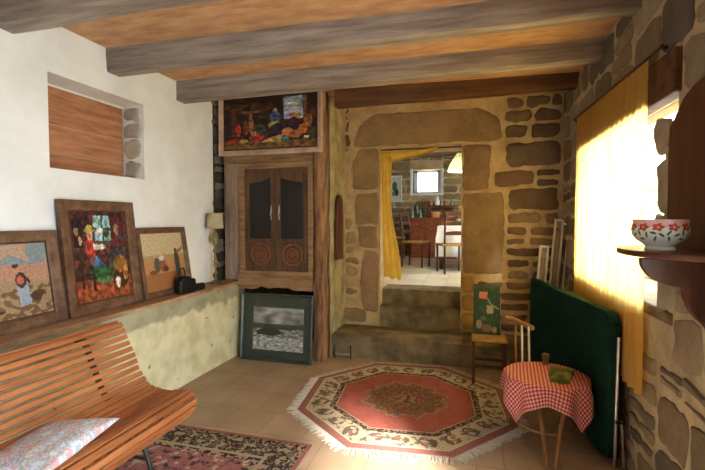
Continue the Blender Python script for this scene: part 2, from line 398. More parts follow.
# left wall: thick upper part with a blocked window recess, low bench-high part in front of it
lf = lambda u, v, d: (-2.75 - d, u, v)
mb = MB(); slab(mb, -1.5, 5.0, 0.0, ZC, [(2.24, 3.11, 1.855, 2.50)], 0, 0.5, lf)
struct(mb.build('wall_left', M['plaster'], smooth=False, origin=(0, 0, 0)))
def lowface(u, v):
    return (-2.49 + .012 * noise.noise(Vector((u * 9, v * 3, 2))), -1.5 + 5.85 * u, 0.788 * v)
mb = MB(); mb.grid(120, 14, lowface); mb.box(-2.75, -2.52, -1.5, 4.35, 0, .785)
struct(mb.build('wall_left_low', M['lowplaster'], origin=(0, 0, 0)))
# rear and right walls
mb = MB(); mb.box(-3.25, 1.44, -1.7, -1.5, 0, ZC); struct(mb.build('wall_rear', M['darkcavity'], smooth=False))  # unseen wall behind the viewer, given dark stone to cut bounced light

WIN = (2.36, 4.10, 1.04, 2.30)
DOOR = (-0.60, 1.22, 0.0, 2.15)
rf = lambda u, v, d: (WX + (0.5 if d > .4 else -d if d <= .1 else d), u, v)
rgt = lambda u, v, d: (WX + d, u, v)
rgt_in = lambda u, v, d: (WX - d, u, v)
mb = MB(); slab(mb, -1.5, 5.45, 0, ZC, [WIN, DOOR], 0, 0.5, rgt)
mb.cur = 1
cr = [lin(136, 128, 110), lin(118, 110, 96), lin(148, 136, 114), lin(126, 114, 94), lin(108, 102, 92), lin(154, 144, 124)]
rubble(mb, 1.25, 4.92, 0.0, ZC, [(WIN[0] - .02, WIN[1] + .03, WIN[2] - .03, 2.32), (DOOR[0], DOOR[1] + .02, 0, 2.3)],
       rgt_in, cr, hr=(.15, .28), wr=(.18, .38), gap=.036, prot=.010, split=.3, rnd=.018, j=.02)
# stones of the near window jamb, wrapping into the recess
mb.cur = 0; mb.box(WX + .004, WX + .5, 2.355, 2.50, 1.03, 1.97); mb.cur = 1
for a, b, e in ((1.05, 1.30, .0), (1.33, 1.52, .05), (1.55, 1.80, .01), (1.83, 1.99, .06)):
    stone(mb, rect(2.30 + e * .5, 2.53 + e, a, b, .01), .02, rgt_in, vary(lin(166, 158, 138)), .03)
    stone(mb, rect(WX + .01, WX + .4, a, b, .01), .035, lambda u, v, d: (u, 2.49 + d, v), vary(lin(166, 158, 138)), .02)
struct(mb.build('wall_right', [M['mortar_right'], M['stone']], origin=(0, 0, 0)))

# stone wall with the doorway
DX0, DX1, DZ = -1.03, -0.10, 2.35
bf = lambda u, v, d: (u, YB + d, v)
bs = lambda u, v, d: (u, YB - d, v)
mb = MB(); slab(mb, -1.5, 0.94, 0, ZC, [(DX0, DX1, 0.2, DZ)], 0, 0.52, bf)
mb.cur = 1
cb = [lin(122, 100, 76), lin(104, 86, 66), lin(134, 112, 86), lin(114, 98, 80), lin(96, 80, 64)]
dress = lin(146, 122, 92)
big = [([(-1.37, 2.37), (.30, 2.37), (.33, 2.42), (.29, 2.60), (.10, 2.74), (-1.12, 2.74), (-1.28, 2.62)], .014),
       ([(-.085, 1.83), (.19, 1.83), (.21, 2.34), (-.085, 2.34)], .012),
       ([(-.085, .90), (.33, .90), (.36, 1.3), (.34, 1.80), (-.085, 1.80)], .012),
       ([(-1.36, 1.86), (-1.05, 1.86), (-1.05, 2.34), (-1.27, 2.34), (-1.37, 2.2)], .022),
       ([(-1.33, 1.45), (-1.05, 1.45), (-1.05, 1.83), (-1.33, 1.80)], .02),
       ([(-1.28, 1.18), (-1.05, 1.16), (-1.05, 1.42), (-1.30, 1.42)], .018),
       ([(-1.24, .42), (-1.05, .40), (-1.05, 1.12), (-1.22, 1.15), (-1.27, .8)], .022),
       ([(-1.47, .28), (-1.19, .27), (-1.2, .43), (-1.47, .45)], .03)]
for p, pr in big: stone(mb, p, pr, bs, vary(dress, .06), .012, rad=.25)
for a, b in ((.27, .46), (.475, .66), (.675, .88)):
    stone(mb, rect(-.09, .05, a, b, .006), .028, bs, vary(lin(168, 132, 76), .05), .006)
forb = [(-1.4, .34, 2.35, 2.75), (DX0 - .005, DX1 + .005, 0, 2.36), (-.1, .23, 1.80, 2.36), (-.1, .37, .89, 1.82), (-1.38, -1.03, 1.84, 2.36), (-1.35, -1.03, 1.43, 1.84),
        (-1.31, -1.03, 1.15, 1.44), (-1.28, -1.03, .39, 1.16), (-1.48, -1.18, .26, .46), (-.11, .065, .25, .89)]
ft = forb
rubble(mb, .06, .92, .26, 1.60, ft, bs, cb, hr=(.10, .13), wr=(.24, .42), gap=.04, prot=.013, split=0, rnd=.012, j=.007)
rubble(mb, .20, .92, 1.60, 2.36, ft, bs, cb, hr=(.17, .30), wr=(.26, .44), gap=.04, prot=.013, split=.15, rnd=.014)
rubble(mb, -1.47, .92, 2.36, ZC, ft, bs, cb, hr=(.10, .2), wr=(.16, .32), gap=.035, prot=.014, split=.1, rnd=.016)
rubble(mb, -1.47, -1.03, .46, 2.36, ft, bs, [lin(164, 144, 104), lin(150, 130, 92), lin(176, 156, 116)], hr=(.1, .22), wr=(.14, .3), gap=.035, prot=.012, split=.2, rnd=.018)
struct(mb.build('wall_back', [M['mortar_back'], M['stone']], origin=(0, 0, 0)))

# short return wall beside the cupboard, and the masonry behind the cupboard
def rets(u, v): return (-1.47 + .014 * noise.noise(Vector((u * 4, v * 12, 5))), 4.38 + .56 * u, ZC * v)
mb = MB(); mb.grid(14, 70, rets); mb.box(-1.62, -1.49, 4.38, 4.93, 0, ZC)
struct(mb.build('wall_return', M['render_cream'], origin=(0, 0, 0)))
mb = MB(); slab(mb, -2.75, -1.62, 0, ZC, [(-2.52, -1.62, -.01, .80)], 0, .1, lambda u, v, d: (u, 4.36 + d, v)); mb.box(-2.75, -1.62, 4.85, 4.93, 0, .9)
mb.box(-2.75, -2.49, 4.40, 4.9, 0, .85)
mb.cur = 1
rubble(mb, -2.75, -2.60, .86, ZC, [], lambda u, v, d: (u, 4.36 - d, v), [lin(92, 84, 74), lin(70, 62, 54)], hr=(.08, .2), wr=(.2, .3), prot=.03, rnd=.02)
mb.cur = 0; mb.box(-2.749, -2.735, 4.14, 4.36, .83, ZC); mb.cur = 1
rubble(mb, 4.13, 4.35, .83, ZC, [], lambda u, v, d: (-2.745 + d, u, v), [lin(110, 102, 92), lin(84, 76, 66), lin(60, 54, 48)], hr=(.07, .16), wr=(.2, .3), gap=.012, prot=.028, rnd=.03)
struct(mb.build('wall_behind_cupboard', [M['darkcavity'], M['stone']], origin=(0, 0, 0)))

# back room shell
mb = MB(); slab(mb, -3.6, 2.0, .6, 3.0, [(-1.30, -.66, 2.12, 2.66)], 0, .35, lambda u, v, d: (u, 9.95 + d, v))
mb.cur = 1
cg = [lin(140, 124, 88), lin(150, 134, 96), lin(128, 114, 82)]
rubble(mb, -2.6, .6, .67, 2.95, [(-1.34, -.62, 2.08, 2.70)], lambda u, v, d: (u, 9.95 - d, v), cg, hr=(.14, .24), wr=(.2, .45), prot=.014, split=.1)
struct(mb.build('wall_back_room_end', [M['mortar_back'], M['stone']], origin=(0, 0, 0)))
mb = MB(); mb.box(-3.7, -3.6, 5.45, 10.3, .6, 3.0); struct(mb.build('wall_back_room_left', M['mortar_back'], smooth=False))
mb = MB(); slab(mb, 5.45, 10.3, .6, 3.0, [(6.2, 7.8, 1.3, 2.6)], 0, .12, lambda u, v, d: (2.0 + d, u, v)); struct(mb.build('wall_back_room_right', M['mortar_back'], smooth=False))
mb = MB(); mb.box(-3.6, -1.5, 5.45, 5.5, .6, 3.0); mb.box(.94, 2.0, 5.45, 5.5, .6, 3.0); struct(mb.build('wall_back_room_front', M['mortar_back'], smooth=False))

# steps up to the doorway
def rough_block(name, x0, x1, y0, y1, z0, z1, label, seed):
    mb = MB(); nx = 40
    def top(u, v):
        x = x0 + (x1 - x0) * u; f = 1 if v < .02 else 0
        return (x, y0 + (y1 - y0) * v + f * .012 * noise.noise(Vector((x * 5, seed, 0))), z1 + .006 * noise.noise(Vector((x * 6, v * 3, seed))) - f * .008)
    def face(u, v):
        x = x0 + (x1 - x0) * u; f = 1 if v > .98 else 0
        return (x, y0 - .0 + .012 * noise.noise(Vector((x * 5, seed + (1 - v) * 2, 0))), z0 + (z1 - z0) * v + (.006 * noise.noise(Vector((x * 6, 0, seed))) - .008 if f else 0))
    mb.grid(nx, 8, top); mb.grid(nx, 6, face); mb.box(x0, x1, y0 + .03, y1, z0, z1 - .02)
    return tag(mb.build(name, M['step']), label, 'step')
rough_block('stone_step', -1.47, .93, 4.42, 4.91, 0, .24, 'broad low stone platform running along the foot of the stone wall', 1)
rough_block('stone_step', DX0, DX1, 4.92, 5.18, .20, .475, 'middle worn stone step inside the doorway above the platform', 4)
rough_block('stone_step', DX0, DX1, 5.08, 5.42, .475, .67, 'topmost stone step at the threshold of the back room', 8)

# ------------------------------------------------------------------ ceiling beams
def beam(name, x0, x1, y0l, y0r, dy, z0, z1, label, m, seed=0, rise=.05):
    mb = MB(); n = 40; prof = [(0, 0), (.5, -.05), (1, 0), (1.0, 1), (0, 1)]
    rings = []
    for i in range(n + 1):
        t = i / n; x = x0 + (x1 - x0) * t; yc = y0l + (y0r - y0l) * t
        for k, (a, b) in enumerate([(0.04, .02), (.96, .02), (1, .1), (1, 1), (0, 1), (0, .1)]):
            ny = .012 * noise.noise(Vector((x * 1.6, k * 3.1, seed))); nz_ = .014 * noise.noise(Vector((x * 1.3, k * 2.3, seed + 5)))
            rings.append((x, yc + dy * a + ny, z0 + rise * t * (1 - b) + (z1 - z0) * b + (nz_ if b < .5 else 0)))
    fs = []
    for i in range(n):
        for k in range(6): fs.append((i * 6 + k, i * 6 + (k + 1) % 6, (i + 1) * 6 + (k + 1) % 6, (i + 1) * 6 + k))
    fs += [tuple(range(6)), tuple(range(n * 6 + 5, n * 6 - 1, -1))]
    mb.add(rings, fs)
    return tag(mb.build(name, m, angle=.5), label, 'beam')
beam('ceiling_beam', -2.76, .95, 1.90, 2.0, .13, 2.66, ZC, 'grey weathered ceiling beam nearest the viewer, above the blocked window recess', M['beam'], 1)
beam('ceiling_beam', -2.76, .95, 2.73, 2.80, .13, 2.65, ZC, 'long grey ceiling beam, second from the viewer, over the far edge of the recess', M['beam'], 2)
beam('ceiling_beam', -2.76, .95, 3.54, 3.56, .13, 2.65, ZC, 'grey ceiling beam just in front of the framed picture over the cupboard', M['beam'], 3)
beam('ceiling_beam', -1.36, .95, 4.20, 4.30, .12, 2.66, ZC, 'short reddish brown ceiling beam right before the stone wall over the doorway', M['beam_dark'], 4)
beam('ceiling_beam', -2.76, .95, 1.0, 1.0, .14, 2.66, ZC, 'grey ceiling beam overhead at the very top edge of the view', M['beam'], 5)
beam('ceiling_beam', -3.5, 1.9, 5.9, 5.7, .2, 2.36, 2.95, 'dark beam in the back room seen through the top of the doorway', M['beam_dark'], 6)

# ------------------------------------------------------------------ blocked window recess in the left wall
wn = thing('window_1', (-2.95, 2.68, 1.86), None, None); struct(wn)
for k, (a, b, t) in enumerate(((1.862, 1.985, .0), (1.99, 2.20, .004), (2.205, 2.476, -.002))):
    MB().box(-2.99 + t, -2.965 + t, 2.22, 3.10, a, b).build('board', M['board'], wn, bevel=.004)
MB().box(-2.995, -2.955, 2.22, 3.10, 2.476, 2.49).build('batten', M['whitepaint'], wn)
mb = MB(); mb.cur = 0; mb.box(-3.0, -2.97, 2.20, 3.12, 1.84, 2.52); mb.cur = 1
for a, b in ((1.87, 2.02), (2.04, 2.2), (2.22, 2.34), (2.36, 2.48)):
    stone(mb, rect(-2.95, -2.78, a, b, .008), .02, lambda u, v, d: (u, 3.11 - d, v), vary(lin(176, 168, 152)), .02)
mb.build('stone_infill', [M['mortar_right'], M['stone']], wn)

# ------------------------------------------------------------------ ledge
mb = MB()
def ledge_top(u, v):
    y = -1.5 + 5.83 * u
    return (-2.75 + .285 * v + (.008 * noise.noise(Vector((y * 3, 0, 1))) if v > .9 else 0), y, .825 + .004 * noise.noise(Vector((y * 2, v * 2, 3))))
mb.box(-2.75, -2.462, -1.5, 4.33, .79, .825)
tag(mb.build('ledge_board', M['ledge'], bevel=.006), 'long worn wooden ledge board capping the low plaster wall', 'ledge')

# ------------------------------------------------------------------ pictures
def painting(mb, x0, x1, z0, z1, y, shapes, base, nu, nv, nz=.16, seed=0):
    """artwork as small patches of flat colour; shapes in 0..1 (u right, v up)"""
    def inpoly(u, v, p):
        c = False
        for i in range(len(p)):
            a, b = p[i], p[i - 1]
            if (a[1] > v) != (b[1] > v) and u < (b[0] - a[0]) * (v - a[1]) / (b[1] - a[1]) + a[0]: c = not c
        return c
    def colf(u, v):
        c = base(u, v)
        uu = u + .009 * noise.noise(Vector((u * 20, v * 20, seed))); vv = v + .009 * noise.noise(Vector((u * 20, v * 20, seed + 7)))
        for s in shapes:
            if s[0] == 'e': hit = ((uu - s[1]) / s[3]) ** 2 + ((vv - s[2]) / s[4]) ** 2 < 1; cc = s[5]
            elif s[0] == 'r': hit = s[1] < uu < s[3] and s[2] < vv < s[4]; cc = s[5]
            else: hit = inpoly(uu, vv, s[1]); cc = s[2]
            if hit: c = cc
        c = lin(*c); k = 1 + nz * 2 * noise.noise(Vector((u * 38, v * 38, seed + 3)))
        if nz > .2:
            q = noise.noise(Vector((u * 17, v * 17, seed + 5))); k *= .55 if q < -.16 else 1.5 if q > .2 else 1
            c = (c[0] * (1 + .5 * noise.noise(Vector((u * 12, v * 12, 40)))), c[1], c[2] * (1 + .7 * noise.noise(Vector((u * 12, v * 12, 60)))))
        return tuple(max(.002, q * k) for q in c)
    mb.grid(int(nu * 1.5), int(nv * 1.5), lambda u, v: (x0 + (x1 - x0) * u, y, z0 + (z1 - z0) * v), colf)

def framed(name, loc, rot, W, H, fw, label, cat, shapes, base, fmat, nu, nv, depth=.03, mount=None, art=None, liner=None, seed=0, amat='paint', nz=.16):
    t = thing(name, loc, label, cat, rot)
    f = MB(); h = W / 2
    # mitred moulding: outer and inner rectangles with a raised profile
    rings = [(0, 0), (0, -depth), (fw * .25, -depth * 1.15), (fw * .8, -depth * .8), (fw, -depth * .45), (fw, 0)]
    vs = []
    for ins, y in rings: vs += [(-h + ins, y, ins), (h - ins, y, ins), (h - ins, y, H - ins), (-h + ins, y, H - ins)]
    fs = []
    for k in range(len(rings)):
        a = k * 4; b = ((k + 1) % len(rings)) * 4
        for j in range(4): fs.append((a + j, a + (j + 1) % 4, b + (j + 1) % 4, b + j))
    f.add(vs, fs); f.build('frame', fmat, t, local=True, angle=.4)
    MB().box(-h + .004, h - .004, -.004, .002, .004, H - .004).build('backing', M['frame_dark'], t, local=True)
    x0, x1, z0, z1 = -h + fw, h - fw, fw, H - fw
    if mount:
        MB().box(x0, x1, -.009, -.005, z0, z1).build('mount', mount, t, local=True)
        x0, x1, z0, z1 = -h + art[0], -h + art[1], art[2], art[3]
    if liner:
        g = .012; l = MB()
        for a in ((x0, x1, z0, z0 + g), (x0, x1, z1 - g, z1), (x0, x0 + g, z0, z1), (x1 - g, x1, z0, z1)): l.box(a[0], a[1], -.013, -.006, a[2], a[3])
        l.build('inner_border', liner, t, local=True); x0 += g; x1 -= g; z0 += g; z1 -= g
    mb = MB(); painting(mb, x0, x1, z0, z1, -.0115, shapes, base, nu, nv, seed=seed, nz=nz); mb.build('canvas', M[amat], t, smooth=False, local=True)
    return t

def sky_field(u, v):
    if v > .78 - .1 * u: return (128, 138, 140) if noise.noise(Vector((u * 5, v * 6, 1))) > -.1 else (176, 142, 122)
    if v > .55 - .1 * u: return (176, 132, 106)
    if v > .42: return (156, 130, 104)
    return (116, 84, 58) if noise.noise(Vector((u * 14, v * 14, 3))) > 0 else (160, 132, 98)
skin = (196, 140, 104)
framed('picture_frame', (-2.635, 1.855, .826), (-.15, 0, PI / 2), .75, .61, .068,
       'framed needlework of a woman standing in a field, nearest the viewer on the ledge', 'picture',
       [('p', [(.66, .14), (.78, .16), (.76, .42), (.70, .50), (.64, .42)], (150, 158, 172)), ('e', .695, .5, .055, .11, (58, 46, 44)), ('e', .685, .50, .035, .06, (190, 96, 70)),
        ('e', .66, .66, .026, .036, skin), ('e', .655, .70, .034, .03, (60, 44, 38)), ('p', [(.72, .6), (.80, .46), (.78, .44), (.70, .56)], (52, 42, 40)),
        ('e', .86, .26, .09, .08, (78, 52, 36)), ('e', .94, .20, .06, .06, (150, 120, 88)), ('e', .22, .18, .09, .05, (84, 58, 40)), ('e', .40, .10, .1, .03, (70, 48, 36))],
       sky_field, M['frame'], 60, 48, seed=2, liner=M['frame_dark'])
def dark_room(u, v):
    if v < .16: return (150, 74, 44)
    if v < .24: return (130, 64, 40)
    n = noise.noise(Vector((u * 9, v * 9, 6)))
    return (62, 36, 32) if n > 0 else (94, 50, 42)
framed('picture_frame', (-2.635, 2.58, .826), (-.11, 0, PI / 2), .66, .82, .072,
       'tall framed needlework of a seated man in a straw hat on the ledge', 'picture',
       [('r', .38, .66, .68, .96, (150, 190, 196)), ('r', .38, .78, .68, .82, (54, 64, 60)), ('r', .52, .66, .55, .96, (60, 60, 58)), ('r', .38, .62, .7, .67, (90, 76, 60)),
        ('e', .48, .77, .07, .06, (196, 206, 196)), ('e', .60, .76, .06, .06, (70, 96, 64)), ('r', .02, .60, .18, .92, (34, 24, 26)), ('e', .08, .78, .04, .05, (156, 120, 90)),
        ('e', .13, .68, .03, .05, (180, 150, 120)), ('r', .70, .60, .96, .94, (92, 40, 40)), ('e', .80, .80, .05, .07, (150, 120, 110)), ('e', .88, .70, .05, .05, (60, 74, 96)),
        ('e', .84, .52, .12, .08, (70, 60, 64)), ('e', .7, .45, .1, .1, (58, 56, 66)), ('e', .66, .3, .1, .08, (54, 82, 48)),
        ('e', .30, .58, .095, .12, (176, 60, 46)), ('p', [(.24, .46), (.38, .50), (.56, .36), (.50, .30), (.30, .38)], (74, 104, 156)), ('e', .30, .73, .05, .055, skin),
        ('p', [(.34, .64), (.56, .62), (.56, .58), (.34, .56)], (206, 190, 170)), ('e', .30, .79, .10, .028, (206, 168, 92)), ('e', .30, .82, .05, .035, (206, 168, 92)),
        ('e', .42, .30, .18, .09, (52, 92, 56)), ('e', .50, .22, .14, .05, (76, 112, 66)), ('r', .10, .14, .14, .46, (46, 26, 20)), ('r', .28, .10, .32, .38, (46, 26, 20)), ('r', .10, .28, .30, .31, (46, 26, 20)),
        ('r', .2, .42, .36, .46, (120, 66, 40)), ('e', .80, .22, .16, .12, (70, 40, 26)), ('e', .74, .17, .05, .07, (214, 198, 176)), ('e', .82, .38, .14, .1, (150, 100, 50)), ('e', .9, .28, .05, .1, (170, 120, 70))],
       dark_room, M['frame'], 70, 84, nz=.26, seed=5, liner=M['frame_dark'])
def harvest(u, v):
    if v > .62: return (204, 184, 146)
    if v > .56: return (176, 150, 112)
    return (188, 140, 92) if v > .3 else (164, 108, 64)
framed('picture_frame', (-2.635, 3.255, .826), (-.15, 0, PI / 2), .63, .61, .052,
       'small framed needlework of pale harvest workers, leaning beside the black bag on the ledge', 'picture',
       [('e', .30, .44, .07, .13, (92, 84, 84)), ('e', .27, .60, .03, .035, (200, 170, 140)), ('e', .44, .42, .09, .11, (150, 92, 66)), ('e', .42, .56, .06, .05, (214, 204, 190)),
        ('e', .50, .36, .07, .05, (84, 54, 42)), ('e', .48, .63, .03, .035, (206, 150, 110)), ('p', [(.74, .14), (.88, .14), (.86, .6), (.8, .68), (.74, .6)], (74, 76, 64)), ('e', .79, .68, .035, .04, (90, 66, 48)),
        ('p', [(.8, .66), (.98, .74), (.98, .70), (.84, .60)], (150, 104, 60)), ('e', .2, .32, .1, .04, (120, 84, 54))],
       harvest, M['frame'], 60, 52, seed=8)

# small black bag and lens beside the third picture
t = thing('black_bag', (-2.52, 3.36, .826), 'small black boxy bag lying before the smallest picture on the ledge', 'bag', (0, 0, math.radians(82)))
MB().box(-.11, .09, -.032, .032, 0, .13).build('body', M['black'], t, bevel=.02, local=True)
MB().box(-.09, .02, -.036, .034, .10, .155).build('flap', M['black'], t, bevel=.012, local=True)
mb = MB(); mb.tube([(.09, -.01, .04), (.19, -.01, .04)], .034, 18); mb.build('lens', M['black'], t, local=True)
mb = MB(); mb.tube([(-.10, .02, .14), (-.08, .02, .22), (-.02, .02, .235), (.0, .02, .16)], .007, 8); mb.build('strap', M['black'], t, local=True)

# lamp on the ledge
t = thing('table_lamp', (-2.62, 3.97, .826), 'slim turned brass lamp with pale drum shade at the far end of the ledge', 'lamp')
MB().lathe([(.001, 0), (.062, 0), (.064, .012), (.045, .022), (.018, .035), (.012, .06)], n=24).build('base', M['brass'], t, local=True)
MB().lathe([(.012, .05), (.010, .08), (.024, .11), (.010, .14), (.008, .19), (.022, .215), (.026, .235), (.012, .26), (.008, .30), (.009, .37), (.016, .385), (.010, .40), (.03, .43), (.042, .47), (.036, .51), (.016, .545), (.009, .57), (.007, .60)], n=20).build('stem', M['brass'], t, local=True)
mb = MB(); mb.lathe([(.088, .585), (.082, .745)], n=32, cap=False); mb.lathe([(.089, .583), (.09, .59), (.089, .597)], n=32, cap=False); mb.lathe([(.083, .735), (.084, .742), (.083, .748)], n=32, cap=False)
mb.build('lamp_shade', M['shade'], t, local=True, solid=.002)
MB().lathe([(.006, .60), (.020, .62), (.026, .655), (.014, .69), (.001, .70)], n=16).build('bulb', M['porcelain'], t, local=True)

# ------------------------------------------------------------------ cupboard built into the wall
cb_ = thing('wall_cupboard', (-2.03, 4.28, .90), 'old wooden cupboard with two panelled doors set between ledge and rough post', 'cupboard')
yF = 4.20
MB().box(-2.67, -2.445, yF + .03, yF + .09, .83, 2.19).build('side_board', M['greywood'], cb_, bevel=.006)
MB().box(-2.67, -1.60, yF + .02, yF + .08, 2.125, 2.215).build('top_board', M['oldwood_h'], cb_, bevel=.006)
mb = MB(); mb.box(-2.47, -2.405, yF, yF + .06, .90, 2.12); mb.box(-1.655, -1.60, yF, yF + .06, .90, 2.12); mb.box(-2.404, -1.656, yF, yF + .06, 2.06, 2.12); mb.box(-2.404, -1.656, yF, yF + .06, .90, .945)
mb.build('face_frame', M['oldwood_h'], cb_, bevel=.005)
mb = MB()
poly = [(-2.49, .90), (-1.60, .90)] + [(-1.60 - .89 * k / 16, .745 + .022 * noise.noise(Vector((k * .5, 3, 1))) + (.02 if 4 < k < 12 else 0)) for k in range(17)]
mb.prism(poly, yF - .01, yF + .06, lambda u, v, d: (u, d, v)); mb.build('bottom_board', M['oldwood_h'], cb_, bevel=.004)
MB().box(-2.44, -1.62, yF + .07, yF + .14, .93, 2.10).build('inside', M['darkcavity'], cb_)
for sx, x0, x1 in ((1, -2.402, -2.034), (-1, -2.030, -1.658)):
    d = MB(); s = .055; z0, z1 = .947, 2.058
    d.box(x0, x0 + s, yF + .012, yF + .042, z0, z1); d.box(x1 - s, x1, yF + .012, yF + .042, z0, z1)
    d.box(x0 + s, x1 - s, yF + .012, yF + .042, z0, z0 + .05); d.box(x0 + s, x1 - s, yF + .012, yF + .042, 1.255, 1.30)
    # arched head of the upper panel
    xa, xb = x0 + s, x1 - s
    arc = [(xa + (xb - xa) * k / 12, 1.90 + .055 * ((k / 12) if sx > 0 else (1 - k / 12)) ** 1.5) for k in range(13)]
    d.prism([(xb, z1), (xa, z1)] + arc, yF + .012, yF + .042, lambda u, v, dd: (u, dd, v))
    door = d.build('door', M['doorwood'], cb_, bevel=.003)
    MB().box(xa - .005, xb + .005, yF + .028, yF + .036, 1.295, 1.97).build('dark_panel', M['darkpanel'], door)
    mb = MB(); mb.prism([(xa + .02, 1.32), (xb - .02, 1.32), (xb - .02, 1.86), (xa + .02, 1.86)], yF + .022, yF + .03, lambda u, v, dd: (u, dd, v)); mb.build('raised_field', M['darkpanel'], door, bevel=.003)
    MB().box(xa - .005, xb + .005, yF + .028, yF + .036, z0 + .03, 1.27).build('lower_panel', M['doorwood'], door)
    mb = MB(); cx = (x0 + x1) / 2; cz = 1.125
    for r0, r1, dd in ((.125, .10, .016), (.075, .055, .014)):
        mb.tube([(cx + (r0 + r1) / 2 * math.cos(q * PI / 14), yF + .028, cz + (r0 + r1) / 2 * math.sin(q * PI / 14)) for q in range(28)], .011, 8, closed=True)
    for q in range(8): mb.tube([(cx, yF + .028, cz), (cx + .05 * math.cos(q * PI / 4), yF + .026, cz + .05 * math.sin(q * PI / 4))], [.004, .011], 6)
    mb.build('carved_roundel', M['roundel'], door)
    hx = x1 - .03 if sx > 0 else x0 + .03
    if sx > 0: hx = x1 - .045
    else: hx = x0 + .045
    mb = MB(); mb.tube([(hx, yF + .005, 1.66), (hx + .004, yF - .004, 1.60), (hx - .004, yF - .004, 1.56), (hx, yF + .005, 1.50)], [.004, .009, .007, .004], 8); mb.build('handle', M['steel'], door)

# rough post
def post(name, x0, x1, y0, y1, z1, label):
    mb = MB(); n = 60; vs = []; m = 12
    for i in range(n + 1):
        z = z1 * i / n; low = max(0, 1 - z / 1.0)
        for k in range(m):
            a = 2 * PI * k / m; c, s_ = math.cos(a), math.sin(a); e = .45
            x = math.copysign(abs(c) ** e, c); y = math.copysign(abs(s_) ** e, s_)
            r = 1 + .13 * noise.noise(Vector((c * 1.5, s_ * 1.5, z * 3))) + low * .28 * noise.noise(Vector((c * 2, s_ * 2 + 4, z * 6))) + (.10 if z < .88 else 0)
            vs.append(((x0 + x1) / 2 + (x1 - x0) / 2 * x * r, (y0 + y1) / 2 + (y1 - y0) / 2 * y * r, z))
    fs = []
    for i in range(n):
        for k in range(m): fs.append((i * m + k, i * m + (k + 1) % m, (i + 1) * m + (k + 1) % m, (i + 1) * m + k))
    fs += [tuple(range(m)), tuple(range(n * m + m - 1, n * m - 1, -1))]
    mb.add(vs, fs); return tag(mb.build(name, M['post'], angle=1.0), label, 'post')
post('wooden_post', -1.595, -1.47, 4.20, 4.36, ZC, 'rough upright wooden post beside the cupboard, hewn at its foot')

def tavern(u, v):
    if v < .14 + .1 * u * 0: return (120, 88, 52)
    n = noise.noise(Vector((u * 8, v * 8, 12)))
    return (44, 28, 24) if n > -.1 else (80, 48, 34)
framed('picture_frame', (-2.07, 4.16, 2.20), (0, 0, 0), 1.20, .67, .055,
       'wide framed picture of a crowded dim interior, high above the cupboard doors', 'picture',
       [('r', .66, .55, .86, .98, (150, 168, 190)), ('e', .74, .8, .06, .08, (206, 206, 206)), ('r', .86, .3, .90, .98, (110, 76, 50)), ('e', .78, .6, .06, .08, (170, 140, 90)), ('r', .02, .82, .4, .9, (70, 50, 34)), ('r', .2, .7, .42, .75, (104, 84, 60)),
        ('r', .08, .25, .13, .85, (92, 52, 34)), ('e', .16, .38, .03, .12, (180, 56, 40)), ('e', .30, .5, .025, .2, (150, 104, 70)), ('e', .24, .42, .03, .15, (120, 60, 40)),
        ('e', .40, .35, .07, .14, (60, 66, 56)), ('e', .36, .22, .08, .08, (170, 50, 48)), ('e', .33, .3, .03, .05, (206, 160, 120)), ('e', .57, .6, .06, .1, (84, 98, 136)), ('e', .565, .73, .022, .035, (220, 176, 140)),
        ('e', .56, .44, .07, .09, (190, 168, 84)), ('e', .60, .36, .09, .12, (52, 36, 54)), ('p', [(.42, .12), (.62, .12), (.66, .26), (.52, .22)], (196, 160, 96)), ('e', .76, .44, .06, .14, (66, 38, 60)), ('e', .75, .6, .025, .035, (190, 96, 90)),
        ('e', .70, .3, .06, .08, (200, 130, 80)), ('e', .78, .24, .07, .07, (160, 92, 56)), ('e', .68, .16, .04, .05, (80, 130, 120)), ('e', .86, .34, .05, .09, (186, 112, 62)), ('e', .92, .5, .04, .12, (150, 92, 54)), ('e', .94, .22, .05, .1, (70, 62, 40)), ('r', .87, .16, .92, .20, (226, 220, 206)), ('e', .1, .16, .07, .06, (150, 40, 32)), ('e', .22, .16, .05, .04, (170, 120, 70))],
       tavern, M['palewood'], 110, 62, nz=.26, seed=11, liner=M['black'])

def sea(u, v):
    n = noise.noise(Vector((u * 5, v * 9, 2))); n2 = noise.noise(Vector((u * 14, v * 22, 5)))
    if v > .62: g = 120 + 60 * n + 40 * (v - .6)
    elif v > .5 + .02 * n: g = 70
    else: g = 120 + 70 * n2 + (30 if v < .3 else 0)
    g = max(30, min(225, g)); return (g, g, g * .98)
framed('picture_frame', (-1.975, 4.075, .003), (-.085, 0, 0), .82, .71, .028,
       'large seascape print in a dark green mount, standing on the floor below the cupboard', 'picture',
       [('p', [(.05, .42), (.30, .58), (.45, .52), (.62, .40), (.40, .34), (.1, .36)], (46, 46, 46)), ('p', [(.0, .6), (.9, .56), (.8, .5), (0, .52)], (60, 60, 60)), ('p', [(.18, .50), (.26, .62), (.36, .60), (.44, .5)], (52, 52, 52))],
       sea, M['greenmat'], 76, 60, mount=M['greenmat'], art=(.14, .72, .115, .565), seed=14, amat='print', nz=.15)

# dark wooden board hanging on the return wall
mb = MB()
pl = [(4.52, 1.05), (4.74, 1.05)] + [(4.63 + .11 * math.cos(a * PI / 12), 1.66 + .13 * math.sin(a * PI / 12)) for a in range(13)]
mb.prism(pl, -1.458, -1.428, lambda u, v, d: (d, u, v)); tag(mb.build('wooden_board', M['shelfwood'], bevel=.006), 'dark round-topped wooden board hanging beside the rough post', 'board')
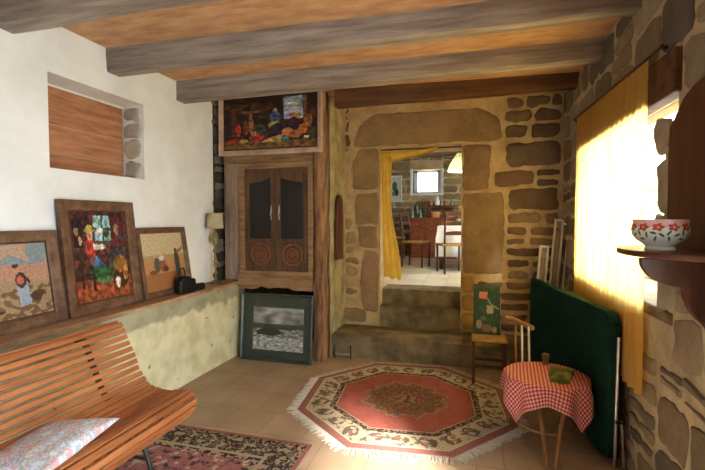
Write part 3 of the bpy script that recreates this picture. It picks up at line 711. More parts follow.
# small iron scraper before the platform
t = thing('iron_scraper', (-1.32, 4.36, 0), 'small black iron scraper on the floor before the stone platform', 'scraper')
mb = MB(); mb.tube([(-.09, 0, 0), (-.09, 0, .15)], .008, 8); mb.build('upright', M['iron'], t, local=True)
mb = MB(); mb.tube([(.09, 0, 0), (.09, 0, .15)], .008, 8); mb.build('upright', M['iron'], t, local=True)
MB().box(-.09, .09, -.003, .003, .035, .065).build('blade', M['steel'], t, local=True)

# ------------------------------------------------------------------ slatted bench
bn = thing('slatted_bench', (-1.9, 1.35, 0), 'curved varnished slatted bench with iron legs along the low plaster wall', 'bench')
prof = [(-2.215, .80), (-2.19, .838), (-2.155, .845), (-2.125, .815), (-2.09, .74), (-2.055, .66), (-2.02, .58), (-1.985, .515), (-1.94, .47), (-1.88, .447), (-1.81, .44), (-1.74, .445), (-1.68, .452), (-1.635, .445), (-1.605, .42), (-1.60, .385), (-1.615, .345), (-1.64, .31)]
# smooth the profile and walk it by arc length
def catmull(P, n=12):
    out = []
    for i in range(len(P) - 1):
        a, b, c, d = P[max(i - 1, 0)], P[i], P[i + 1], P[min(i + 2, len(P) - 1)]
        for k in range(n):
            t = k / n
            out.append(tuple(.5 * (2 * b[m] + (c[m] - a[m]) * t + (2 * a[m] - 5 * b[m] + 4 * c[m] - d[m]) * t * t + (3 * b[m] - a[m] - 3 * c[m] + d[m]) * t ** 3) for m in range(len(b))))
    out.append(P[-1]); return out
cp = catmull(prof)
L_ = [0]
for a, b in zip(cp, cp[1:]): L_.append(L_[-1] + math.hypot(b[0] - a[0], b[1] - a[1]))
def atlen(s):
    for i in range(len(L_) - 1):
        if L_[i + 1] >= s:
            t = (s - L_[i]) / max(1e-9, L_[i + 1] - L_[i]); a, b = cp[i], cp[i + 1]
            return (a[0] + (b[0] - a[0]) * t, a[1] + (b[1] - a[1]) * t, math.atan2(b[1] - a[1], b[0] - a[0]))
    return (cp[-1][0], cp[-1][1], math.atan2(cp[-1][1] - cp[-2][1], cp[-1][0] - cp[-2][0]))
ns = 24; pitch = L_[-1] / ns
for i in range(ns):
    x, z, a = atlen(pitch * (i + .5)); hw = pitch * .5 - .006 if i < 11 else pitch * .5 - .0042; th = .011
    T = Matrix.Translation((x, 0, z)) @ Matrix.Rotation(-a, 4, 'Y')
    MB().box(-hw, hw, .30 + R(-.004, .004), 2.20 + R(-.006, .006), -th, th, T).build('slat', M['bench'], bn, bevel=.004)
for y in (.55, 1.93):
    pts = [(atlen(L_[-1] * k / 40)[0], atlen(L_[-1] * k / 40)[1], atlen(L_[-1] * k / 40)[2]) for k in range(41)]
    mb = MB(); off = [(x + .021 * math.sin(a), z - .021 * math.cos(a)) for x, z, a in pts]; off2 = [(x + .029 * math.sin(a), z - .029 * math.cos(a)) for x, z, a in pts]
    vs = [(p[0], yy, p[1]) for p in off for yy in (y - .018, y + .018)] + [(p[0], yy, p[1]) for p in off2 for yy in (y - .018, y + .018)]
    k2 = len(off) * 2; fs = []
    for i in range(len(off) - 1):
        a = 2 * i; fs += [(a, a + 1, a + 3, a + 2), (k2 + a, k2 + a + 2, k2 + a + 3, k2 + a + 1), (a, a + 2, k2 + a + 2, k2 + a), (a + 1, k2 + a + 1, k2 + a + 3, a + 3)]
    mb.add(vs, fs); mb.build('iron_bracket', M['iron'], bn)
    fr = catmull([(-1.90, y, .41), (-1.82, y, .34), (-1.735, y, .22), (-1.70, y, .10), (-1.715, y, .012)], 6)
    mb = MB(); mb.tube(fr, .013, 10); mb.build('leg', M['iron'], bn)
    bk = catmull([(-1.86, y, .40), (-1.98, y, .33), (-2.12, y, .20), (-2.22, y, .09), (-2.25, y, .012)], 6)
    mb = MB(); mb.tube(bk, .013, 10); mb.build('leg', M['iron'], bn)
    mb = MB(); mb.tube([(-1.72, y, .17), (-2.14, y, .17)], .009, 8); mb.build('crossbar', M['iron'], bn)

# cushion on the bench
def cushion():
    t = MB(); n = 34; c = Vector((-1.80, 1.43, .50)); n = 56
    pal = [(220, 220, 220), (214, 216, 220), (172, 184, 200), (208, 208, 212), (206, 168, 168), (214, 204, 202), (168, 180, 176), (220, 218, 214)]
    Rm = (Matrix.Rotation(math.radians(12), 4, 'Z') @ Matrix.Rotation(math.radians(-5), 4, 'Y'))
    def colf(u, v):
        k = noise.noise(Vector((u * 7, v * 7, 4))) + .5 * noise.noise(Vector((u * 18, v * 18, 9)))
        a = int((k * 1.3 + 1) * 4) % len(pal); return lin(*pal[a])
    for sg in (1, -1):
        def f(u, v, sg=sg):
            x = (u - .5) * 2; y = (v - .5) * 2
            h = max(0, (1 - x * x)) ** .45 * max(0, (1 - y * y)) ** .45
            pin = 1 - .09 * (1 - abs(x) ** 2) * abs(y) ** 3; pin2 = 1 - .09 * (1 - abs(y) ** 2) * abs(x) ** 3
            z = sg * .048 * h + .006 * noise.noise(Vector((u * 6, v * 6, sg)))* h
            return c + Rm @ Vector((x * .185 * pin2, y * .235 * pin, z))
        t.grid(n, n, f, colf)
    return tag(t.build('cushion', M['cushion'], angle=2), 'pale blue and pink floral cushion lying on the slatted bench', 'cushion')
cushion()

# ------------------------------------------------------------------ rugs
def motif(a, b, s, seed=0):
    """floral scrolls of a carpet border, value 0..1"""
    n1 = noise.noise(Vector((a * s, b * s, seed))); n2 = noise.noise(Vector((a * s * 2.3, b * s * 2.3, seed + 8)))
    return n1 + .5 * n2
def octarug():
    t = thing('octagonal_rug', (-.51, 3.49, 0), 'red octagonal rug with cream flowered border and round centre on the tiles', 'rug')
    Ro = .905; a0 = math.radians(28); ns_, nr = 46, 76
    red, drk, crm = (158, 82, 72), (74, 60, 56), (188, 174, 150)
    def col(m, s, ang):
        # m: 0 at the centre .. 1 at the edge; s: place along the side
        x, y = m * math.cos(ang), m * math.sin(ang)
        if m > .925: return (160, 108, 100)
        if m > .905: return (206, 196, 178)
        if m > .715:
            k = motif(x, y, 17, 3); cell = math.sin((ang - a0) * 12) 
            d = math.hypot((m - .81) / .078, ((ang - a0) * 24 / (2 * PI) % 1 - .5) / .32)
            if .72 < d < 1.0 : return (118, 88, 84) if k > -.3 else crm
            if d < .72 and k > -.08: return (142, 108, 100) if k < .25 else (96, 104, 84)
            if d >= 1 and k > .26: return (112, 112, 92)
            return crm
        if m > .705: return (200, 188, 164)
        if m > .66: return drk if motif(x, y, 34, 5) > -.12 else (142, 126, 106)
        if m > .65: return (170, 140, 120)
        r = m * .84 + .022 * math.sin(ang * 12) + .01 * math.sin(ang * 28)
        if r < .33:
            k = motif(x, y, 22, 9)
            if r > .305: return (146, 118, 94)
            if r < .10: return (142, 118, 94) if k > -.1 else (110, 60, 54)
            if .2 < r < .22: return (112, 82, 64)
            return (98, 84, 66) if k > .12 else (138, 112, 88) if k > -.12 else (132, 72, 62)
        return (158, 90, 80) if noise.noise(Vector((x * 9, y * 9, 1))) > -.2 else (150, 84, 74)
    mb = MB(); vs = []; nt = 8 * ns_
    for j in range(nr + 1):
        for i in range(nt):
            k = i // ns_; f = (i % ns_) / ns_
            p = Vector((math.cos(a0 + k * PI / 4), math.sin(a0 + k * PI / 4))); q = Vector((math.cos(a0 + (k + 1) * PI / 4), math.sin(a0 + (k + 1) * PI / 4)))
            r = p.lerp(q, f) * Ro * max(j / nr, .004)
            vs.append((r.x, r.y, .010 - (.006 if j == nr else 0) + .0015 * noise.noise(Vector((r.x * 4, r.y * 4, 0)))))
    o = len(mb.v); mb.v += vs
    for j in range(nr):
        for i in range(nt):
            a = j * nt + i; b = j * nt + (i + 1) % nt
            k = i // ns_; f = (i % ns_ + .5) / ns_; ang = a0 + (k + math.atan2(f * math.sin(PI / 4), 1 - f + f * math.cos(PI / 4)) / (PI / 4)) * PI / 4
            mb.f.append((a, b, b + nt, a + nt)); mb.mi.append(0); mb.fc.append(lin(*col((j + .5) / nr, f, ang)))
    base = len(mb.v); mb.v += [(v[0], v[1], 0) for v in vs[-nt:]]
    for i in range(nt): mb.f.append((nr * nt + i, nr * nt + (i + 1) % nt, base + (i + 1) % nt, base + i)); mb.mi.append(0); mb.fc.append(lin(150, 90, 84))
    mb.build('pile', M['carpet'], t, smooth=False, local=True)
    fr = MB()
    for k in range(8):
        p = Vector((math.cos(a0 + k * PI / 4), math.sin(a0 + k * PI / 4))); q = Vector((math.cos(a0 + (k + 1) * PI / 4), math.sin(a0 + (k + 1) * PI / 4))); nrm = ((p + q) / 2).normalized(); tg = (q - p).normalized()
        for i in range(70):
            c = p.lerp(q, (i + .5) / 70) * Ro; l = R(.05, .085); sw = R(-.02, .02); d0 = c - nrm * .006; d1 = c + nrm * l * .5 + tg * sw * .3; d2 = c + nrm * l + tg * sw
            h = .0028
            fr.tube([(d0.x, d0.y, .006), (d1.x, d1.y, .005), (d2.x, d2.y, .003)], [.0028, .0034, .0022], 5)
    f = fr.build('fringe', M['fringe'], t, local=True); f['kind'] = 'stuff'
octarug()

def rectrug():
    x0, x1, y0, y1 = -2.40, -1.0, .3, 2.60
    t = thing('rectangular_rug', (-1.7, 1.45, 0), 'long patterned rug with dark flowered border under the slatted bench', 'rug', (0, 0, 0))
    Wd, Hd = x1 - x0, y1 - y0
    def col(u, v):
        x, y = u * Wd, v * Hd; d = min(x, Wd - x, y, Hd - y)
        if d < .02: return (150, 96, 90)
        if d < .045: return (60, 52, 52) if motif(x, y, 30, 1) > 0 else (150, 130, 110)
        k = motif(x, y, 24, 4)
        if d < .22:
            return (168, 152, 124) if k > .16 else (140, 88, 80) if -.02 < k < .06 else (118, 112, 94) if k < -.3 else (66, 60, 58)
        if d < .24: return (180, 160, 130)
        if d < .275: return (66, 56, 56) if motif(x, y, 30, 6) > 0 else (170, 150, 126)
        k2 = motif(x, y, 20, 9)
        return (70, 66, 76) if k2 > .34 else (196, 176, 150) if k2 < -.38 else (160, 104, 100) if k2 > 0 else (168, 114, 108)
    mb = MB(); mb.grid(110, 180, lambda u, v: (x0 + Wd * u, y0 + Hd * v, .0095 + .001 * noise.noise(Vector((u * 6, v * 8, 3)))), lambda u, v: lin(*col(u, v)))
    mb.col = lin(120, 76, 72); mb.box(x0, x1, y0, y1, 0, .008)
    mb.build('pile', M['carpet'], t, smooth=False)
rectrug()

# ------------------------------------------------------------------ window in the right wall, curtain, lintel
wn = thing('window_2', (1.36, 3.09, 1.04), None, None); struct(wn)
mb = MB(); y0, y1, z0, z1 = WIN
for a in ((y0, y1, z0, z0 + .06), (y0, y1, z1 - .06, z1), (y0, y0 + .06, z0, z1), (y1 - .06, y1, z0, z1), ((y0 + y1) / 2 - .04, (y0 + y1) / 2 + .04, z0, z1)): mb.box(1.34, 1.39, a[0], a[1], a[2], a[3])
for z in (1.38, 1.72): mb.box(1.35, 1.38, y0, y1, z - .012, z + .012)
mb.build('window_frame', M['whitepaint'], wn); MB().box(1.364, 1.367, y0, y1, z0, z1).build('pane', M['glass'], wn)
MB().box(.925, 1.42, y0 - .0, y1 + .02, z0 - .05, z0 + .012).build('window_sill', M['step'], wn, bevel=.01)
tag(MB().box(.905, .99, 2.33, 4.2, 2.10, 2.31).build('wooden_lintel', M['beam_dark'], bevel=.01), 'dark wooden lintel over the curtained window', 'lintel')

t = thing('curtain_rod', (.89, 3.15, 2.36), 'thin dark rod carrying the yellow window curtain', 'rod')
mb = MB(); mb.tube([(.89, 2.42, 2.345), (.89, 4.25, 2.405)], .010, 10); mb.build('rod', M['shelfwood'], t)
for y in (2.46, 4.2):
    mb = MB(); mb.tube([(.89, y, 2.35 + .03 * (y > 3)), (.938, y, 2.35 + .03 * (y > 3))], .009, 8); mb.build('bracket', M['iron'], t)
def drape_x(name, label, x, ya, yb, zt, zb, folds, amp, m, seed, hem=.015, cat='curtain'):
    mb = MB()
    def f(u, v):
        y = ya + (yb - ya) * u; ph = u * folds * 2 * PI + 1.3 * noise.noise(Vector((u * 4, v * 1.2, seed)))
        a = amp * (.45 + .55 * v) * (1 + .6 * noise.noise(Vector((u * 6, 0, seed + 4))))
        ztop = zt(u) if callable(zt) else zt
        z = ztop + (zb - ztop) * v + (hem * noise.noise(Vector((u * 5, 3, seed))) if v > .9 else 0)
        return (x + a * math.sin(ph), y + .01 * math.sin(ph * .5 + v * 3), z)
    mb.grid(int(folds * 14), 34, f)
    return tag(mb.build(name, m, angle=3), label, cat)
drape_x('window_curtain', 'long thin yellow curtain hanging before the bright side window', .895, 2.60, 4.15, lambda u: 2.355 + .05 * u, .545, 17, .014, M['curtain'], 3)

# yellow drape in the doorway: swag across the top and a tail down one side
def door_drape():
    t = thing('doorway_drape', (-.95, 5.0, .85), 'yellow cloth drape tied along one side of the stone doorway', 'curtain')
    mb = MB()
    def tail(u, v):
        wv = .135 + .05 * v - .03 * math.sin(v * 5); x = DX0 + .003 + wv * u + .008 * u * math.sin(v * 9) + (.035 * v * v)
        return (x, 4.955 + .02 * math.sin(u * 5.2 * PI + v * 2), 2.31 - (1.50 + .08 * noise.noise(Vector((u * 3, 1, 2)))) * v)
    mb.grid(40, 40, tail); mb.build('tail', M['drape'], t, angle=3)
    mb = MB()
    def swag(u, v):
        x = DX0 + .005 + .66 * u; low = 2.31 - .13 * (1 - u) ** .8 - .01
        return (x, 4.955 + .022 * math.sin(v * 3.1 * PI + u * 2) , 2.335 + (low - 2.335) * v - .012 * math.sin(u * PI))
    mb.grid(40, 24, swag); mb.build('swag', M['drape'], t, angle=3)
    mb = MB(); mb.tube([(DX0 + .002, 4.965, 2.325), (DX1 - .002, 4.965, 2.325)], .008, 8); mb.build('rod', M['iron'], t)
door_drape()

# ------------------------------------------------------------------ wall shelf with bowl
sh = thing('wall_shelf', (.92, 1.95, 1.1), 'dark wooden wall shelf with scalloped back board and curved bracket', 'shelf')
bp_ = [(1.62, 1.30), (1.62, 2.10), (1.80, 2.09), (1.98, 2.075), (2.10, 2.06), (2.18, 2.03), (2.24, 1.98), (2.31, 1.93), (2.315, 1.80), (2.31, 1.36), (2.16, 1.32), (2.08, 1.18), (2.0, 1.09), (1.92, 1.06), (1.84, 1.08), (1.76, 1.16), (1.70, 1.28)]
MB().prism(bp_, .885, .915, lambda u, v, d: (d, u, v)).build('back_board', M['shelfwood'], sh, bevel=.004)
ell = [(.885, 1.64)] + [(.885 - .285 * math.sin(a * PI / 20), 1.95 - .34 * math.cos(a * PI / 20)) for a in range(21)] + [(.885, 2.30)]
ell = [(.885 - .29 * math.sin(a * PI / 24), 1.96 - .36 * math.cos(a * PI / 24)) for a in range(25)]
MB().prism(ell, 1.360, 1.382, lambda u, v, d: (u, v, d)).build('shelf_board', M['shelfwood'], sh, bevel=.006)
br = [(.885, 1.35), (.65, 1.35)] + catmull([(.65, 1.35), (.655, 1.315), (.69, 1.27), (.75, 1.245), (.79, 1.235), (.80, 1.20), (.82, 1.15), (.85, 1.11), (.885, 1.095)], 5)[1:]
MB().prism(br, 1.915, 1.945, lambda u, v, d: (u, d, v)).build('bracket', M['shelfwood'], sh, bevel=.004)

bw = thing('flowered_bowl', (.72, 1.935, 1.383), 'white bowl painted with red flowers and green leaves on the wall shelf', 'bowl')
bprof = [(.001, 0), (.058, 0), (.060, .006), (.054, .014), (.066, .024), (.092, .040), (.108, .060), (.112, .078), (.108, .094), (.104, .106), (.106, .118), (.102, .120), (.098, .108), (.102, .09), (.100, .062), (.08, .036), (.04, .022), (.001, .02)]
body = MB(); body.lathe(bprof, n=48); body.cur = 1
def bowl_r(z):
    for (r0, z0_), (r1, z1_) in zip(bprof[3:10], bprof[4:11]):
        if z0_ <= z <= z1_: return r0 + (r1 - r0) * (z - z0_) / (z1_ - z0_)
    return .105
def on_bowl(mb, az, z, poly, off):
    vs = []
    for a, b in poly:
        zz = z + b; r = bowl_r(zz) + off; q = az + a / .108; vs.append((r * math.cos(q), r * math.sin(q), zz))
    c = len(vs); r = bowl_r(z) + off; vs.append((r * math.cos(az), r * math.sin(az), z))
    mb.add(vs, [(i, (i + 1) % c, c) for i in range(c)])
body.lathe([(bowl_r(.092) + .0008, .092), (bowl_r(.0995) + .0012, .0995), (.1052, .106), (.1072, .1178), (.1, .1206)], n=48, cap=False)
mb = mh = ml = body
for k in range(12):
    az = k * PI / 6 + .1
    fl = [(.0135 * (1 + .22 * math.cos(5 * a * PI / 12)) * math.cos(a * PI / 12), .0135 * (1 + .22 * math.cos(5 * a * PI / 12)) * math.sin(a * PI / 12)) for a in range(24)]
    body.cur = 2; on_bowl(mb, az, .092, [(a * 1.5, b * 1.05) for a, b in fl], .0022)
    body.cur = 3; on_bowl(mh, az, .092, [(.0045 * math.cos(a * PI / 5), .0045 * math.sin(a * PI / 5)) for a in range(10)], .003)
    for j, (dz, da, rot) in enumerate(((.062, .12, .8), (.046, -.12, -.7), (.07, .36, -.9))):
        lf_ = [(.013 * math.cos(a * PI / 6), .0048 * math.sin(a * PI / 6)) for a in range(12)]; c_, s_ = math.cos(rot + k), math.sin(rot + k)
        body.cur = 4; on_bowl(ml, az + da, dz, [(a * c_ - b * s_, a * s_ + b * c_) for a, b in lf_], .0016)
body.v = [(p[0] * .86, p[1] * .86, p[2] * .98) for p in body.v]
lip = MB(); lip.tube([(.0905 * math.cos(q * PI / 24), .0905 * math.sin(q * PI / 24), .1175) for q in range(48)], .0022, 6, closed=True); lip.build('rim', M['pinkglaze'], bw, local=True)
body.build('body', [M['porcelain'], M['pinkglaze'], M['flower'], M['flowerheart'], M['leafgreen']], bw, local=True)

mb = MB(); mb.tube([(.935, 2.06, 2.20), (.885, 1.95, 2.20), (.84, 1.72, 2.20)], [.011, .013, .010], 10)
tag(mb.build('wooden_peg', M['shelfwood']), 'brown wooden pole jutting from the wall above the shelf', 'peg')

# ------------------------------------------------------------------ folded table under green cloth
gt = thing('folding_table', (.72, 3.8, 0), 'folded table covered in dark green cloth standing against the window wall', 'table')
A = Vector((.845, 2.86)); B = Vector((.600, 4.37)); dv = (B - A); Lg = dv.length; dv.normalize(); nv = Vector((-dv.y, dv.x))   # nv points into the room
def G(s, z, d=0): return (A.x + dv.x * s + nv.x * d, A.y + dv.y * s + nv.y * d, z)
if nv.x > 0: nv = -nv
def cloth(side):
    mb = MB()
    def f(u, v):
        s = -.005 + (Lg + .01) * u
        zt = .935; zb = .06 + .05 * noise.noise(Vector((u * 3, 1, side)))
        z = zt + (zb - zt) * v
        rc = .07                                         # rounded near corner
        e = (s + .005) / rc
        if e < 1: z = min(z, zt - rc * (1 - math.sqrt(max(0, 1 - (1 - e) ** 2))))
        d = .035 + .012 * math.sin(u * 21 + 2 * noise.noise(Vector((u * 3, v, 2)))) * v + .01 * noise.noise(Vector((u * 4, v * 3, side)))
        return G(s, z, d if side > 0 else -.03 - .3 * (d - .035))
    mb.grid(60, 30, f); return mb
m1 = cloth(1)
def topf(u, v):
    s = -.005 + (Lg + .01) * u; z = .935; e = (s + .005) / .07
    if e < 1: z -= .07 * (1 - math.sqrt(max(0, 1 - (1 - e) ** 2)))
    return G(s, z + .008 * math.sin(v * PI), .036 - .067 * v)
m1.grid(60, 6, topf)
m2 = cloth(-1); 
m1.add(m2.v, m2.f)
m1.grid(6, 30, lambda u, v: G(-.006 - .006 * math.sin(u * PI), .865 - .80 * v, .036 - .067 * u))
m1.build('green_cloth', M['greencloth'], gt, angle=1.2, solid=.003)
mb = MB(); mb.prism([(.03, .16), (Lg - .03, .16), (Lg - .03, .915), (.03, .915)], -.012, .012, lambda u, v, d: G(u, v, d)); mb.build('table_top', M['darkpanel'], gt)
for s_, z0_ in ((-.022, .80), (Lg - .1, .80)):
    mb = MB(); mb.tube([G(s_, .80, -.01), G(s_ + .01, .012, -.005)], .009, 10); mb.build('leg', M['steel'], gt)
mb = MB(); mb.tube([G(-.03, .30, -.03), G(-.02, .012, -.055)], .008, 8); mb.build('leg', M['steel'], gt)
mb = MB(); mb.tube([G(-.028, .29, -.035), G(-.028, .29, .0)], .012, 8); mb.build('leg_joint', M['iron'], gt)

# folded deck chairs in the corner
def deck(name, loc, rot, H, label, bend):
    t = thing(name, loc, label, 'chair', rot, None)
    for sx in (0, 1):
        mb = MB(); mb.tube([(sx * .07, 0, .012), (sx * .07, 0, H * .5), (sx * .07, 0, H)], .012, 10); mb.build('frame_tube', M['alu'], t, local=True)
    mb = MB(); mb.tube([(0, 0, H - .01), (.07, 0, H - .01)], .012, 10); mb.build('top_bar', M['alu'], t, local=True)
    if bend:
        mb = MB(); mb.tube(catmull([(.07, -.01, 1.23), (.10, -.02, 1.22), (.125, -.02, 1.18), (.125, -.01, 1.05), (.12, 0, .3)], 6), .011, 10); mb.build('armrest', M['whitepaint'], t, local=True)
    MB().box(.012, .058, -.01, .01, .15, H - .12).build('fabric', M['greywood'], t, local=True)
    return t
deck('folded_deck_chair', (.745, 4.70, .245), (0, math.radians(4), 0), 1.27, 'taller folded metal deck chair leaning in the corner behind the green cloth', True)
deck('folded_deck_chair', (.62, 4.66, .245), (0, math.radians(4), 0), 1.0, 'shorter folded metal deck chair leaning in the corner behind the green cloth', False)

# ------------------------------------------------------------------ round chair with gingham cloth
gc = thing('cane_chair', (.53, 3.16, 0), 'light wooden chair with ring stretcher standing before the green cloth', 'chair')
cx, cy, sz = .505, 3.09, .445
MB().lathe([(.001, -.03), (.235, -.03), (.245, -.015), (.24, 0), (.001, .002)], c=(cx, cy, sz), n=32).build('seat', M['cane'], gc)
for (a, b) in (((.43, 2.99), (.462, 2.745)), ((.61, 2.98), (.505, 2.745)), ((.34, 3.24), (.275, 3.28)), ((.64, 3.22), (.63, 3.36))):
    mb = MB(); mb.tube([(a[0], a[1], sz - .02), (b[0], b[1], .006)], [.015, .011], 10); mb.build('leg', M['cane'], gc)
mb = MB(); mb.tube([(cx - .02 + .20 * math.cos(q * PI / 20), 3.08 + .245 * math.sin(q * PI / 20), .165) for q in range(40)], .009, 8, closed=True); mb.build('ring_stretcher', M['cane'], gc)
mb = MB(); mb.tube(catmull([(.27, 3.50, .735), (.33, 3.50, .725), (.40, 3.47, .70), (.46, 3.40, .69)], 5), [.02] * 15 + [.017], 10); mb.build('armrest', M['cane'], gc)
for x, y in ((.385, 3.44), (.43, 3.41), (.34, 3.44)):
    mb = MB(); mb.tube([(x, y - .06, sz - .01), (x, y, .70)], .008, 8); mb.build('spindle', M['whitepaint'] if x > .36 else M['cane'], gc)
def ging():
    mb = MB(); n = 68; W_ = .77; Rr = .252; rot = math.radians(-5)
    def f(u, v):
        a, b = (u - .5) * W_, (v - .5) * W_; x = a * math.cos(rot) - b * math.sin(rot); y = a * math.sin(rot) + b * math.cos(rot)
        r = math.hypot(x, y); an = math.atan2(y, x)
        if r <= Rr: return (cx + x, cy + y, sz + .012 + .003 * noise.noise(Vector((x * 9, y * 9, 1))))
        e = r - Rr; fold = math.sin(an * 9 + 1) * .022 * min(1, e / .08)
        arc = .02; dr = min(e, arc * 1.57); rr = Rr + arc * math.sin(dr / arc) + fold + max(0, e - .03) * .06; z = sz + .012 - arc * (1 - math.cos(dr / arc)) - max(0, e - arc * 1.57)
        return (cx + rr * math.cos(an), cy + rr * math.sin(an), z)
    pal = {0: lin(222, 196, 188), 1: lin(204, 110, 112), 2: lin(176, 44, 58)}
    mb.grid(n, n, f, lambda u, v: pal[int(u * n) % 2 + int(v * n) % 2])
    return tag(mb.build('gingham_cloth', M['gingham'], angle=3, smooth=True, solid=.002), 'red and white checked cloth draped over the chair seat', 'tablecloth')
ging()
# soft green cap lying on the cloth
mb = MB()
def cap(u, v):
    x = (u - .5) * 2; y = (v - .5) * 2; h = max(0, 1 - x * x) ** .5 * max(0, 1 - y * y) ** .5
    q = Vector((x * .07 * (1 + .2 * y), y * .15, 0)); q.rotate(Euler((0, 0, math.radians(-14)))); return (.59 + q.x, 3.07 + q.y, sz + .019 + .036 * h)
mb.grid(22, 26, cap); mb.grid(22, 26, lambda u, v: (cap(u, v)[0], cap(u, v)[1], sz + .0185)); tag(mb.build('green_cap', M['hat'], angle=2), 'soft green and tan folded cloth cap lying on the checked cloth', 'cap')
mb = MB(); mb.lathe([(.001, 0), (.022, 0), (.020, .03), (.026, .055), (.024, .075), (.001, .085)], c=(.53, 3.29, sz + .016), n=18)
tag(mb.build('wooden_skittle', M['cane']), 'small turned wooden skittle standing at the back of the checked cloth', 'skittle')

# ------------------------------------------------------------------ straw chair with green board
st = thing('straw_stool', (.17, 4.10, 0), 'low dark wooden stool with straw seat below the green painted board', 'stool')
MB().box(.02, .33, 3.97, 4.22, .395, .43).build('seat', M['straw'], st, bevel=.012)
for x, y in ((.04, 3.99), (.31, 3.99), (.04, 4.20), (.31, 4.20)):
    MB().box(x - .014, x + .014, y - .014, y + .014, 0, .40).build('leg', M['chairwood'], st, bevel=.003)
for a in ((.05, .30, 3.985, 3.995), (.05, .30, 4.195, 4.205)): MB().box(a[0], a[1], a[2], a[3], .16, .185).build('stretcher', M['chairwood'], st)
pb = thing('painted_board', (.155, 4.14, .431), 'green painted board with two pale squares propped on the straw stool', 'board', (-.10, 0, math.radians(0)))
mb = MB()
painting(mb, -.115, .115, 0, .46, -.011, [('r', .2, .72, .52, .86, (196, 120, 100)), ('r', .50, .42, .76, .58, (176, 160, 150)), ('p', [(.5, .72), (.66, .58), (.98, .50), (.98, .53), (.68, .62), (.54, .74)], (150, 160, 160)),
    ('e', .2, .2, .12, .09, (150, 130, 120)), ('e', .5, .12, .2, .08, (130, 96, 92)), ('e', .8, .1, .1, .06, (150, 140, 130)), ('e', .36, .32, .1, .05, (96, 110, 90)), ('r', .0, .94, 1, 1, (70, 80, 60))],
    lambda u, v: (44, 74, 56) if noise.noise(Vector((u * 9, v * 9, 2))) > -.15 else (60, 88, 70), 30, 56, seed=20)
mb.build('painted_face', M['paint'], pb, smooth=False, local=True)
MB().box(-.12, .12, -.010, .008, 0, .465).build('panel', M['greenmat'], pb, bevel=.003, local=True)

# ------------------------------------------------------------------ back room
FZ = .665
wn = thing('window_3', (-.98, 10.2, 2.12), None, None); struct(wn)
mb = MB()
for a in ((-1.30, -.66, 2.12, 2.17), (-1.30, -.66, 2.61, 2.66), (-1.30, -1.21, 2.12, 2.66), (-.75, -.66, 2.12, 2.66)): mb.box(a[0], a[1], 10.12, 10.17, a[2], a[3])
mb.build('window_frame', M['whitepaint'], wn); MB().box(-1.25, -.7, 10.144, 10.147, 2.15, 2.63).build('pane', M['glass'], wn)
mb = MB(); mb.box(-1.36, -1.30, 9.92, 10.15, 2.10, 2.68); mb.box(-.66, -.60, 9.92, 10.15, 2.10, 2.68); mb.box(-1.36, -.60, 9.90, 10.15, 2.07, 2.12); mb.build('window_reveal', M['whitepaint'], wn)

sb = thing('sideboard', (-.95, 9.6, FZ), 'reddish wooden sideboard with small raised shelf at the far wall', 'sideboard')
x0, x1, y0, y1 = -1.32, -.28, 9.42, 9.86
MB().box(x0, x1, y0, y1, FZ, FZ + .86).build('body', M['redwood'], sb, bevel=.006)
MB().box(x0 - .03, x1 + .03, y0 - .03, y1, FZ + .86, FZ + .89).build('top', M['redwood'], sb, bevel=.005)
for k in range(3):
    a = x0 + .03 + k * (x1 - x0 - .06) / 3; b = a + (x1 - x0 - .06) / 3 - .015
    dr = MB().box(a, b, y0 - .018, y0, FZ + .66, FZ + .83).build('drawer', M['redwood'], sb, bevel=.004)
    MB().lathe([(.012, -.012), (.012, .012)], c=((a + b) / 2, y0 - .03, FZ + .745), n=10).build('knob', M['brass'], dr)
    dr = MB().box(a, b, y0 - .018, y0, FZ + .12, FZ + .63).build('door', M['redwood'], sb, bevel=.004)
    MB().lathe([(.012, -.012), (.012, .012)], c=(b - .04, y0 - .03, FZ + .42), n=10).build('knob', M['brass'], dr)
MB().box(-.92, x1 + .02, y0 + .14, y1 - .02, FZ + 1.13, FZ + 1.16).build('raised_shelf', M['redwood'], sb)
for x in (-.91, x1): MB().box(x - .012, x + .012, y0 + .15, y1 - .03, FZ + .89, FZ + 1.13).build('shelf_support', M['redwood'], sb)
def lathe_thing(name, prof, c, m, label, cat, group=None):
    mb = MB(); mb.lathe(prof, c=c, n=16); return tag(mb.build(name, m), label, cat, group)
lathe_thing('white_jug', [(.001, 0), (.05, 0), (.065, .06), (.05, .12), (.03, .16), (.04, .2), (.001, .2)], (-.72, 9.66, FZ + 1.161), M['porcelain'], 'white jug standing on the raised shelf of the sideboard', 'jug')
for k, (x, y) in enumerate(((-1.26, 9.55), (-1.17, 9.68), (-1.08, 9.56), (-1.0, 9.7))):
    s_ = 1 + .25 * math.sin(k * 2.4)
    lathe_thing('glass_bottle', [(.001, 0), (.038, 0), (.042, .12 * s_), (.016, .19 * s_), (.014, .25 * s_), (.001, .25 * s_)], (x, y, FZ + .891), M['greenleaf_glass'], 'small greenish bottle among those at the open end of the sideboard top', 'bottle', 'bottles on the sideboard')
for k, (x, h) in enumerate(((-.86, .10), (-.62, .13), (-.52, .09), (-.40, .15))):
    lathe_thing('small_ornament', [(.001, 0), (.03, 0), (.035, h * .4), (.018, h * .7), (.024, h * .9), (.001, h)], (x, 9.68, FZ + 1.161), M['greenleaf_glass'] if k % 2 else M['basket'], 'small ornament among those lined up on the raised shelf of the sideboard', 'ornament', 'ornaments on the raised shelf')
